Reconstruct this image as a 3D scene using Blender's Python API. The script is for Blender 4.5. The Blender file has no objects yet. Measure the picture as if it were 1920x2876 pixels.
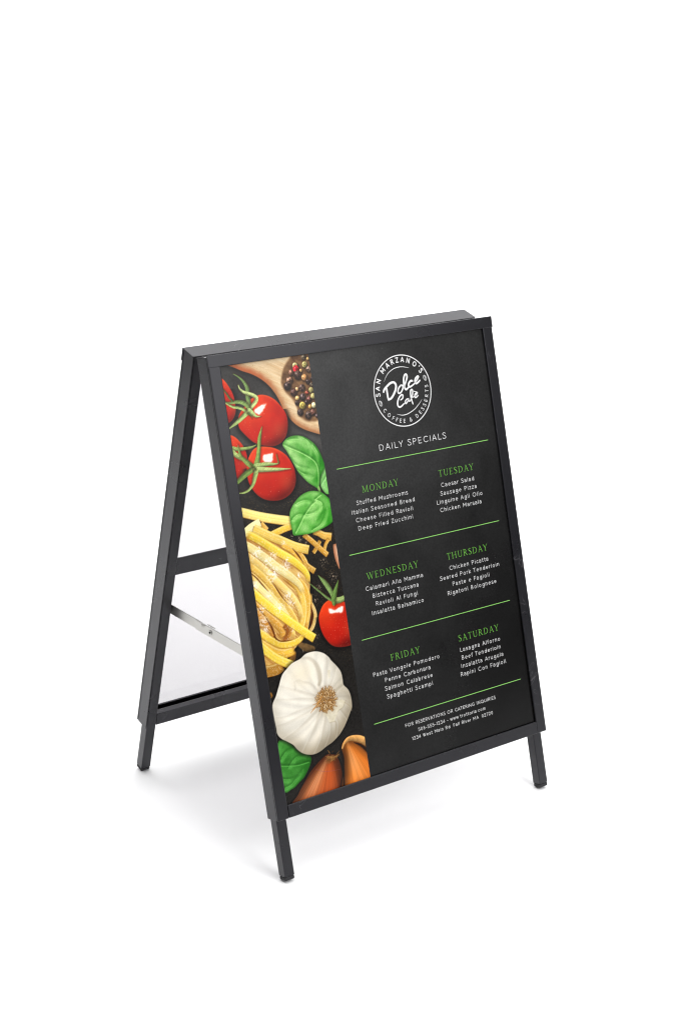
import bpy, bmesh, math, random
import numpy as np
from mathutils import Vector, Matrix

C = bpy.context.scene.collection
SC = bpy.context.scene

# ---------------------------------------------------------------- camera
LIFT = 0.0092                      # the legs' inner edges touch the floor at z = 0
cam_data = bpy.data.cameras.new('camera')
cam_data.sensor_fit = 'VERTICAL'
cam_data.sensor_height = 36.0
cam_data.lens = 36.0 * 4477.5 / 2876.0
cam_data.clip_end = 200.0
cam = bpy.data.objects.new('camera', cam_data)
cam.location = (-1.43099, -2.11557, 1.55198 + LIFT)
cam.rotation_euler = (1.25400, -0.00936, -0.62767)
C.objects.link(cam)
SC.camera = cam

# ---------------------------------------------------------------- studio light
world = bpy.data.worlds.new('World')
SC.world = world
world.use_nodes = True
bg = world.node_tree.nodes['Background']
bg.inputs[0].default_value = (1.0, 0.99, 1.0, 1)
bg.inputs[1].default_value = 0.12

def softbox(name, loc, target, sx, sy, radiance, color=(1, 1, 1)):
    d = bpy.data.lights.new(name, 'AREA')
    d.shape = 'RECTANGLE'; d.size = sx; d.size_y = sy
    d.energy = radiance * math.pi * sx * sy
    d.color = color
    o = bpy.data.objects.new(name, d)
    o.location = loc
    o.rotation_euler = (Vector(target) - Vector(loc)).to_track_quat('-Z', 'Y').to_euler()
    C.objects.link(o)
    return o

# the set is squared to the camera: f runs from the camera through the sign to the backdrop, r to its right
AX = 0.62767
def on_set(r, f, z):
    return (0.33 + r * math.cos(AX) + f * math.sin(AX), 0.293 - r * math.sin(AX) + f * math.cos(AX), z)

over = softbox('overhead_softbox', on_set(0.0, 0.15, 3.4), on_set(0.0, 0.15, 0.0), 5.2, 4.3, 2.55)
over.rotation_euler = (0, 0, -AX)
softbox('front_softbox', on_set(2.2, -2.5, 3.0), on_set(0.1, -0.1, 0.55), 1.7, 1.7, 9.0)
softbox('side_softbox', (1.85, -2.9, 2.0), (0.35, 0.15, 0.6), 1.5, 1.6, 2.7)
softbox('added_edge_striplight', (-2.15, -1.35, 0.85), (0.0, 0.15, 0.55), 0.55, 1.7, 3.0)  # unseen lamp, added to brighten the left edges and soften floor shadows
softbox('backdrop_softbox', on_set(0.0, 2.1, 3.4), on_set(0.0, 3.6, 0.9), 6.5, 1.4, 6.0)

vs = SC.view_settings
vs.view_transform = 'Standard'; vs.look = 'None'; vs.gamma = 1.0; vs.exposure = 0.0
vs.use_curve_mapping = False
SC.cycles.max_bounces = 10
SC.cycles.use_denoising = True
SC.cycles.filter_width = 1.15

# ---------------------------------------------------------------- materials
def new_mat(name):
    m = bpy.data.materials.new(name); m.use_nodes = True
    nt = m.node_tree; b = nt.nodes['Principled BSDF']
    return m, nt, b

def node(nt, typ, **kw):
    n = nt.nodes.new(typ)
    for k, v in kw.items(): setattr(n, k, v)
    return n

def coat_black():
    """satin black powder coat: fine grain, faint handling marks"""
    m, nt, b = new_mat('black_powder_coat')
    tc = node(nt, 'ShaderNodeTexCoord')
    n1 = node(nt, 'ShaderNodeTexNoise'); n1.inputs['Scale'].default_value = 900; n1.inputs['Detail'].default_value = 3
    n2 = node(nt, 'ShaderNodeTexNoise'); n2.inputs['Scale'].default_value = 9; n2.inputs['Detail'].default_value = 5
    for n in (n1, n2): nt.links.new(tc.outputs['Object'], n.inputs['Vector'])
    r = node(nt, 'ShaderNodeMapRange'); r.inputs['To Min'].default_value = 0.23; r.inputs['To Max'].default_value = 0.34
    nt.links.new(n2.outputs['Fac'], r.inputs['Value']); nt.links.new(r.outputs[0], b.inputs['Roughness'])
    cr = node(nt, 'ShaderNodeValToRGB')
    cr.color_ramp.elements[0].color = (0.0032, 0.0031, 0.0046, 1); cr.color_ramp.elements[1].color = (0.0052, 0.0051, 0.0070, 1)
    nt.links.new(n2.outputs['Fac'], cr.inputs[0])
    # hair-line scuffs, only in a few handled spots
    s1 = node(nt, 'ShaderNodeTexNoise'); s1.inputs['Scale'].default_value = 24; s1.inputs['Detail'].default_value = 1; s1.inputs['Distortion'].default_value = 1.6
    s2 = node(nt, 'ShaderNodeTexNoise'); s2.inputs['Scale'].default_value = 11; s2.inputs['Detail'].default_value = 2
    for n in (s1, s2): nt.links.new(tc.outputs['Object'], n.inputs['Vector'])
    dv = node(nt, 'ShaderNodeMath', operation='SUBTRACT'); dv.inputs[1].default_value = 0.5; nt.links.new(s1.outputs['Fac'], dv.inputs[0])
    ab = node(nt, 'ShaderNodeMath', operation='ABSOLUTE'); nt.links.new(dv.outputs[0], ab.inputs[0])
    ln = node(nt, 'ShaderNodeMapRange'); ln.inputs['From Min'].default_value = 0.0; ln.inputs['From Max'].default_value = 0.010; ln.inputs['To Min'].default_value = 1; ln.inputs['To Max'].default_value = 0
    nt.links.new(ab.outputs[0], ln.inputs['Value'])
    sp = node(nt, 'ShaderNodeMapRange'); sp.inputs['From Min'].default_value = 0.60; sp.inputs['From Max'].default_value = 0.66
    nt.links.new(s2.outputs['Fac'], sp.inputs['Value'])
    ms = node(nt, 'ShaderNodeMath', operation='MULTIPLY'); nt.links.new(ln.outputs[0], ms.inputs[0]); nt.links.new(sp.outputs[0], ms.inputs[1])
    mx = node(nt, 'ShaderNodeMix', data_type='RGBA'); mx.inputs['B'].default_value = (0.075, 0.072, 0.078, 1)
    nt.links.new(ms.outputs[0], mx.inputs['Factor']); nt.links.new(cr.outputs[0], mx.inputs['A']); nt.links.new(mx.outputs['Result'], b.inputs['Base Color'])
    bp = node(nt, 'ShaderNodeBump'); bp.inputs['Strength'].default_value = 0.06; bp.inputs['Distance'].default_value = 0.0004
    nt.links.new(n1.outputs['Fac'], bp.inputs['Height']); nt.links.new(bp.outputs[0], b.inputs['Normal'])
    b.inputs['Specular IOR Level'].default_value = 0.54; b.inputs['Specular Tint'].default_value = (0.95, 0.945, 1.0, 1)
    return m

def plain(name, col, rough, metal=0.0, spec=0.5):
    m, nt, b = new_mat(name)
    b.inputs['Base Color'].default_value = (*col, 1); b.inputs['Roughness'].default_value = rough
    b.inputs['Metallic'].default_value = metal; b.inputs['Specular IOR Level'].default_value = spec
    return m

def steel():
    m, nt, b = new_mat('brushed_zinc_steel')
    tc = node(nt, 'ShaderNodeTexCoord'); mp = node(nt, 'ShaderNodeMapping'); mp.inputs['Scale'].default_value = (1, 6, 60)
    n = node(nt, 'ShaderNodeTexNoise'); n.inputs['Scale'].default_value = 20; n.inputs['Detail'].default_value = 4
    nt.links.new(tc.outputs['Object'], mp.inputs['Vector']); nt.links.new(mp.outputs[0], n.inputs['Vector'])
    r = node(nt, 'ShaderNodeMapRange'); r.inputs['To Min'].default_value = 0.3; r.inputs['To Max'].default_value = 0.42
    nt.links.new(n.outputs['Fac'], r.inputs['Value']); nt.links.new(r.outputs[0], b.inputs['Roughness'])
    b.inputs['Metallic'].default_value = 1.0; b.inputs['Base Color'].default_value = (0.46, 0.45, 0.425, 1)
    return m

def chalkboard():
    """printed dark slate: cloudy chalk smears, fine grain, a few dust flecks"""
    m, nt, b = new_mat('printed_slate')
    tc = node(nt, 'ShaderNodeTexCoord')
    a = node(nt, 'ShaderNodeTexNoise'); a.inputs['Scale'].default_value = 5; a.inputs['Detail'].default_value = 6; a.inputs['Roughness'].default_value = 0.6; a.inputs['Distortion'].default_value = 0.6
    g = node(nt, 'ShaderNodeTexNoise'); g.inputs['Scale'].default_value = 260; g.inputs['Detail'].default_value = 2
    v = node(nt, 'ShaderNodeTexVoronoi'); v.inputs['Scale'].default_value = 26
    for n in (a, g, v): nt.links.new(tc.outputs['Object'], n.inputs['Vector'])
    r1 = node(nt, 'ShaderNodeMapRange'); r1.inputs['From Min'].default_value = 0.3; r1.inputs['From Max'].default_value = 0.75
    r1.inputs['To Min'].default_value = 0.0055; r1.inputs['To Max'].default_value = 0.0145
    nt.links.new(a.outputs['Fac'], r1.inputs['Value'])
    r2 = node(nt, 'ShaderNodeMapRange'); r2.inputs['From Min'].default_value = 0.25; r2.inputs['From Max'].default_value = 0.75
    r2.inputs['To Min'].default_value = 0.80; r2.inputs['To Max'].default_value = 1.20
    nt.links.new(g.outputs['Fac'], r2.inputs['Value'])
    # printed slate grows lighter towards the board's upper left, darker to the lower right
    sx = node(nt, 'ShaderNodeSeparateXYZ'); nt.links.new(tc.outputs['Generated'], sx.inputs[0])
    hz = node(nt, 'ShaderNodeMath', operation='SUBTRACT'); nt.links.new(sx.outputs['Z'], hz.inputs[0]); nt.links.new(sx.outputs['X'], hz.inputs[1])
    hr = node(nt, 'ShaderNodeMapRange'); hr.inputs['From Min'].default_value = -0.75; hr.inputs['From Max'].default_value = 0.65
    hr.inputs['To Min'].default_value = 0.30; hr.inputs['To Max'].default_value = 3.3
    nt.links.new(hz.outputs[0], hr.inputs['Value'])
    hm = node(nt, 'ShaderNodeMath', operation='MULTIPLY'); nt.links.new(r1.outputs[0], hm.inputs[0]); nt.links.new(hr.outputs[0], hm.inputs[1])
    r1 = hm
    mu = node(nt, 'ShaderNodeMath', operation='MULTIPLY'); nt.links.new(r1.outputs[0], mu.inputs[0]); nt.links.new(r2.outputs[0], mu.inputs[1])
    fl = node(nt, 'ShaderNodeMapRange'); fl.inputs['From Min'].default_value = 0.0; fl.inputs['From Max'].default_value = 0.045
    fl.inputs['To Min'].default_value = 0.03; fl.inputs['To Max'].default_value = 0.0
    nt.links.new(v.outputs['Distance'], fl.inputs['Value'])
    ad = node(nt, 'ShaderNodeMath', operation='ADD'); nt.links.new(mu.outputs[0], ad.inputs[0]); nt.links.new(fl.outputs[0], ad.inputs[1])
    co = node(nt, 'ShaderNodeCombineColor')
    for i in range(3): nt.links.new(ad.outputs[0], co.inputs[i])
    nt.links.new(co.outputs[0], b.inputs['Base Color'])
    b.inputs['Roughness'].default_value = POSTER_ROUGH; b.inputs['Specular IOR Level'].default_value = 0.22
    return m

POSTER_ROUGH = 0.24

def print_mat():
    m, nt, b = new_mat('printed_food_photo')
    at = node(nt, 'ShaderNodeVertexColor'); at.layer_name = 'print'
    nt.links.new(at.outputs['Color'], b.inputs['Base Color'])
    b.inputs['Roughness'].default_value = POSTER_ROUGH; b.inputs['Specular IOR Level'].default_value = 0.22
    return m

def clear_sheet():
    m = bpy.data.materials.new('clear_acrylic'); m.use_nodes = True
    nt = m.node_tree; nt.nodes.clear()
    out = node(nt, 'ShaderNodeOutputMaterial'); mix = node(nt, 'ShaderNodeMixShader')
    tr = node(nt, 'ShaderNodeBsdfTransparent'); tr.inputs[0].default_value = (0.755, 0.748, 0.757, 1)
    gl = node(nt, 'ShaderNodeBsdfGlossy'); gl.inputs['Roughness'].default_value = 0.08
    mix.inputs[0].default_value = 0.03
    nt.links.new(tr.outputs[0], mix.inputs[1]); nt.links.new(gl.outputs[0], mix.inputs[2]); nt.links.new(mix.outputs[0], out.inputs[0])
    return m

def paper_floor():
    m, nt, b = new_mat('white_studio_paper')
    tc = node(nt, 'ShaderNodeTexCoord')
    a = node(nt, 'ShaderNodeTexNoise'); a.inputs['Scale'].default_value = 3; a.inputs['Detail'].default_value = 4
    nt.links.new(tc.outputs['Object'], a.inputs['Vector'])
    cr = node(nt, 'ShaderNodeValToRGB')
    cr.color_ramp.elements[0].color = (0.86, 0.86, 0.865, 1); cr.color_ramp.elements[1].color = (0.90, 0.90, 0.90, 1)
    nt.links.new(a.outputs['Fac'], cr.inputs[0]); nt.links.new(cr.outputs[0], b.inputs['Base Color'])
    b.inputs['Roughness'].default_value = 0.9; b.inputs['Specular IOR Level'].default_value = 0.15
    return m

BLACK = coat_black(); RUBBER = plain('black_rubber', (0.012, 0.012, 0.014), 0.7)
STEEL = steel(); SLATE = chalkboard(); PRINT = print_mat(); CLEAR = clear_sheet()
WHITE = plain('white_ink', (0.72, 0.72, 0.72), POSTER_ROUGH, spec=0.22)
GREEN = plain('green_ink', (0.135, 0.39, 0.058), POSTER_ROUGH, spec=0.22)
GREENLINE = plain('light_green_ink', (0.225, 0.52, 0.125), POSTER_ROUGH, spec=0.22)
BACKBOARD = plain('white_backing_board', (0.75, 0.75, 0.75), 0.6)
DARKPLASTIC = plain('black_plastic', (0.004, 0.004, 0.005), 0.6, spec=0.2)

# ---------------------------------------------------------------- setting
def build_floor():
    """white paper sweep: flat floor that curves up into the back wall"""
    prof = [(-1.25, 0.0), (-0.8, 0.0), (0.5, 0.0), (1.8, 0.0)]
    f0, R = 2.3, 1.5
    for i in range(25):
        a = i / 24 * math.pi / 2
        prof.append((f0 + R * math.sin(a), R - R * math.cos(a)))
    prof.append((f0 + R, 5.0))
    rs = [-4.5, -3, -1.5, 0, 1.5, 3, 4.5]
    bm = bmesh.new()
    rows = [[bm.verts.new(on_set(r, f, z)) for r in rs] for f, z in prof]
    for r0, r1 in zip(rows, rows[1:]):
        for j in range(len(rs) - 1):
            f = bm.faces.new((r0[j], r0[j + 1], r1[j + 1], r1[j])); f.smooth = True
    me = bpy.data.meshes.new('floor'); bm.to_mesh(me); bm.free()
    me.materials.append(paper_floor())
    o = bpy.data.objects.new('floor', me); C.objects.link(o)
    o['kind'] = 'structure'
    o['label'] = 'seamless white paper floor sweeping up into the backdrop'
build_floor()

# ---------------------------------------------------------------- the sign: frame of reference
TH = 0.26360; ST, CT = math.sin(TH), math.cos(TH)
W, D = 0.660, 0.58676              # width of a panel, spread of the two panels at the floor
TOP, BOT = 0.9685, 0.1170          # slope height of the frame's top and bottom
DEP = 0.0367                       # depth of the side flange
LU, LN, LW = 0.0042, 0.0135, 0.0214  # leg tube: inset from side, inset from face, width
BASE = Vector((W / 2, D / 2, 0.0))

def front(u, s, n):
    return Vector((u, s * ST + n * CT, s * CT - n * ST + LIFT)) - BASE
def back(u, s, n):
    p = front(u, s, n); p.y = -p.y
    return p

sign = bpy.data.objects.new('sidewalk_sign', None)
sign.location = BASE; sign.empty_display_size = 0.2
C.objects.link(sign)
sign['label'] = 'black metal A-frame sidewalk sign with a printed cafe menu poster'
sign['category'] = 'sign'

def link(name, me, mat, parent, label=None):
    o = bpy.data.objects.new(name, me)
    me.name = name
    if mat: me.materials.append(mat)
    C.objects.link(o); o.parent = parent
    if label: o['label'] = label
    return o

class Build:
    """collects bevelled boxes given in panel coordinates (u across, s up the slope, n inward)"""
    def __init__(self, fn): self.bm = bmesh.new(); self.fn = fn
    def box(self, u0, u1, s0, s1, n0, n1, bev=0.0006, seg=2):
        b = bmesh.new()
        vs_ = [b.verts.new((u, s, n)) for n in (n0, n1) for s in (s0, s1) for u in (u0, u1)]
        for q in ((0, 1, 3, 2), (4, 6, 7, 5), (0, 4, 5, 1), (2, 3, 7, 6), (0, 2, 6, 4), (1, 5, 7, 3)):
            b.faces.new([vs_[i] for i in q])
        if bev: bmesh.ops.bevel(b, geom=b.edges[:], offset=bev, segments=seg, profile=0.5, affect='EDGES')
        return self._take(b)
    def _take(self, b):
        for v in b.verts: v.co = self.fn(*v.co)
        bmesh.ops.recalc_face_normals(b, faces=b.faces[:])
        me = bpy.data.meshes.new('tmp'); b.to_mesh(me); b.free()
        self.bm.from_mesh(me); bpy.data.meshes.remove(me)
        return self
    def done(self, name, mat, parent, label=None, smooth=True):
        me = bpy.data.meshes.new(name); self.bm.to_mesh(me); self.bm.free()
        if smooth:
            me.polygons.foreach_set('use_smooth', [False] * len(me.polygons))
        return link(name, me, mat, parent, label)

# ---------------------------------------------------------------- two frames
def side(u, left):                 # mirror a stretch of u for the right-hand side
    return u if left else (W - u[1], W - u[0])

for fn in (front, back):
    is_front = fn is front
    for left in (True, False):
        b = Build(fn)
        u0, u1 = side((0.0, 0.0243), left)
        b.box(u0, u1, BOT, TOP - 0.0014, 0.0, 0.0042, 0.0015, 3)         # face flange
        u0, u1 = side((0.0004, 0.0017), left)
        b.box(u0, u1, BOT + 0.0002, TOP - 0.002, 0.0050, DEP, 0.0005)    # side flange
        for s0 in (0.235, 0.455, 0.66, 0.86):                            # spot-welded spacers between flange and tube
            u0, u1 = side((0.0013, LU + 0.0004), left)
            b.box(u0, u1, s0, s0 + 0.016, LN + 0.002, LN + LW - 0.0012, 0.0003, 1)
        b.done('frame_stile', BLACK, sign)
        # square tube leg inside the stile, with a plastic end plug
        u0, u1 = side((LU, LU + LW), left)
        leg = Build(fn).box(u0, u1, 0.0075, TOP - 0.006, LN, LN + LW, 0.0016, 3).done('leg', BLACK, sign)
        f = Build(fn).box(u0 + 0.0002, u1 - 0.0002, 0.0, 0.0078, LN + 0.0002, LN + LW - 0.0002, 0.0028, 4)
        f.done('foot_plug', RUBBER, leg)
    # top rail: folded face + top plate, standing 1 mm proud of the stiles
    b = Build(fn)
    low = 0.9470 if is_front else 0.9435
    b.box(-0.0010, W + 0.0012, low, TOP + 0.0004, -0.0011, 0.0010, 0.0009, 3)
    b.box(-0.0008, W + 0.0010, TOP - 0.0012, TOP + 0.0003, 0.0004, DEP + 0.0006, 0.0006, 2)
    b.done('top_rail', BLACK, sign)
    # bottom rail: face strip between the stiles and a tube behind it
    b = Build(fn)
    b.box(0.0249, W - 0.0249, BOT + 0.0006, 0.1415, -0.0007, 0.0040, 0.0008, 3)
    b.box(0.0258, W - 0.0258, BOT + 0.0014, 0.1475, 0.0215, DEP - 0.0014, 0.0012, 2)
    b.box(0.0259, W - 0.0259, BOT + 0.0012, BOT + 0.0026, 0.0036, 0.0222, 0.0003, 1)
    b.done('bottom_rail', BLACK, sign)
    # inner cross bar
    b = Build(fn)
    b.box(0.0254, W - 0.0254, 0.4905, 0.5290, DEP - 0.0062, DEP - 0.0022, 0.0008, 2)
    b.done('cross_bar', BLACK, sign)

# clear cover in the empty rear frame
b = Build(back)
b.box(0.0100, W - 0.0100, 0.1250, TOP - 0.004, 0.0046, 0.0062, 0)
b.done('clear_panel', CLEAR, sign, 'empty clear panel of the rear frame', smooth=False)

# ---------------------------------------------------------------- folding spreader bar
def plate(name, pts, x0, x1, parent, mat=STEEL, bev=0.0004):
    """flat bar cut to an outline in the (y, z) plane"""
    bm = bmesh.new()
    vs_ = [bm.verts.new(Vector((x0, y, z + LIFT)) - BASE) for y, z in pts]
    f = bm.faces.new(vs_)
    r = bmesh.ops.extrude_face_region(bm, geom=[f])
    bmesh.ops.translate(bm, verts=[g for g in r['geom'] if isinstance(g, bmesh.types.BMVert)], vec=(x1 - x0, 0, 0))
    bmesh.ops.recalc_face_normals(bm, faces=bm.faces[:])
    if bev: bmesh.ops.bevel(bm, geom=bm.edges[:], offset=bev, segments=1, affect='EDGES')
    me = bpy.data.meshes.new(name); bm.to_mesh(me); bm.free()
    return link(name, me, mat, parent)

def disc(name, x0, x1, y, z, r, parent, mat=STEEL, hole=0.0):
    bm = bmesh.new()
    bmesh.ops.create_cone(bm, cap_ends=True, segments=24, radius1=r, radius2=r * 0.72, depth=x1 - x0)
    bmesh.ops.rotate(bm, verts=bm.verts[:], matrix=Matrix.Rotation(-math.pi / 2, 3, 'Y'))
    bmesh.ops.translate(bm, verts=bm.verts[:], vec=Vector(((x0 + x1) / 2, y, z + LIFT)) - BASE)
    bmesh.ops.recalc_face_normals(bm, faces=bm.faces[:])
    me = bpy.data.meshes.new(name); bm.to_mesh(me); bm.free()
    for p in me.polygons: p.use_smooth = len(p.vertices) == 4
    return link(name, me, mat, parent)

def spreader(x, sgn):
    t = 0.0015
    def X(a, b): return (x + sgn * a, x + sgn * b) if sgn > 0 else (x + sgn * b, x + sgn * a)
    # front half carries the rounded end and the locking lug (bent, so the middle sags a little)
    ptsf = [(0.168, 0.3985), (0.298, 0.3965), (0.345, 0.3955)]
    c = Vector((0.350, 0.3855)); R_ = 0.0102
    for i in range(13):
        a = math.pi / 2 - i / 12 * math.pi
        ptsf.append((c.x + R_ * math.cos(a), c.y + R_ * math.sin(a)))
    ptsf += [(0.298, 0.3762), (0.168, 0.3783)]
    bar = plate('spreader_bar', ptsf, *X(0.0, t), sign)
    # lug stamped out of the top edge
    a0, a1 = X(-0.0042, 0.0)
    bm = bmesh.new()
    L = [(0.3425, 0.3962), (0.3380, 0.3925), (0.3240, 0.3880), (0.3200, 0.3935), (0.3240, 0.3970)]
    tip = [(0.3390, 0.3966), (0.3360, 0.3945), (0.3265, 0.3915), (0.3240, 0.3945), (0.3262, 0.3972)]
    xs0, xs1 = (x, x - sgn * 0.0045)
    lo = [bm.verts.new(Vector((xs0, y, z + LIFT)) - BASE) for y, z in L]
    hi = [bm.verts.new(Vector((xs1, y, z + LIFT)) - BASE) for y, z in tip]
    for i in range(5):
        j = (i + 1) % 5; bm.faces.new((lo[i], lo[j], hi[j], hi[i]))
    bm.faces.new(hi); bm.faces.new(lo[::-1])
    bmesh.ops.recalc_face_normals(bm, faces=bm.faces[:])
    me = bpy.data.meshes.new('lug'); bm.to_mesh(me); bm.free()
    link('locking_lug', me, STEEL, bar)
    d0, d1 = (x - sgn * 0.0018, x) if sgn > 0 else (x, x + 0.0018)
    disc('rivet', d0, d1, 0.299, 0.3872, 0.0052, bar)
    disc('rivet', d0 - sgn * 0.0012, d1 - sgn * 0.0012, 0.299, 0.3872, 0.0026, bar, DARKPLASTIC)
    plate('rear_tab', [(0.286, 0.3972), (0.313, 0.3966), (0.313, 0.3992), (0.286, 0.4000)], *X(t + 0.0002, 2 * t), bar)
    # rear half runs behind it to the back frame
    ptsb = [(0.318, 0.3950), (0.345, 0.3956), (0.416, 0.3952), (0.480, 0.3945), (0.480, 0.3742), (0.416, 0.3750), (0.345, 0.3758), (0.318, 0.3760)]
    bb = plate('spreader_bar', ptsb, *X(t + 0.0002, 2 * t + 0.0002), sign)
    return bar
spreader(0.0262, 1)
spreader(W - 0.0262, -1)

# ---------------------------------------------------------------- poster
MM = 0.001
PN = 0.0046                        # depth of the poster's face behind the frame's face
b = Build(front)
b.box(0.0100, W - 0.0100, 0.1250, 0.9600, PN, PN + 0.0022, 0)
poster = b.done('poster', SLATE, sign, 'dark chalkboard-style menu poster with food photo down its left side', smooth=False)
b = Build(front)
b.box(0.0102, W - 0.0102, 0.1252, 0.9598, PN + 0.0024, PN + 0.0050, 0)
b.done('backing_board', BACKBOARD, sign, smooth=False)

def onposter(u, s, lift=0.0):      # millimetres on the poster -> model space
    return front(u * MM, s * MM, PN - lift * MM)

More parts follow.
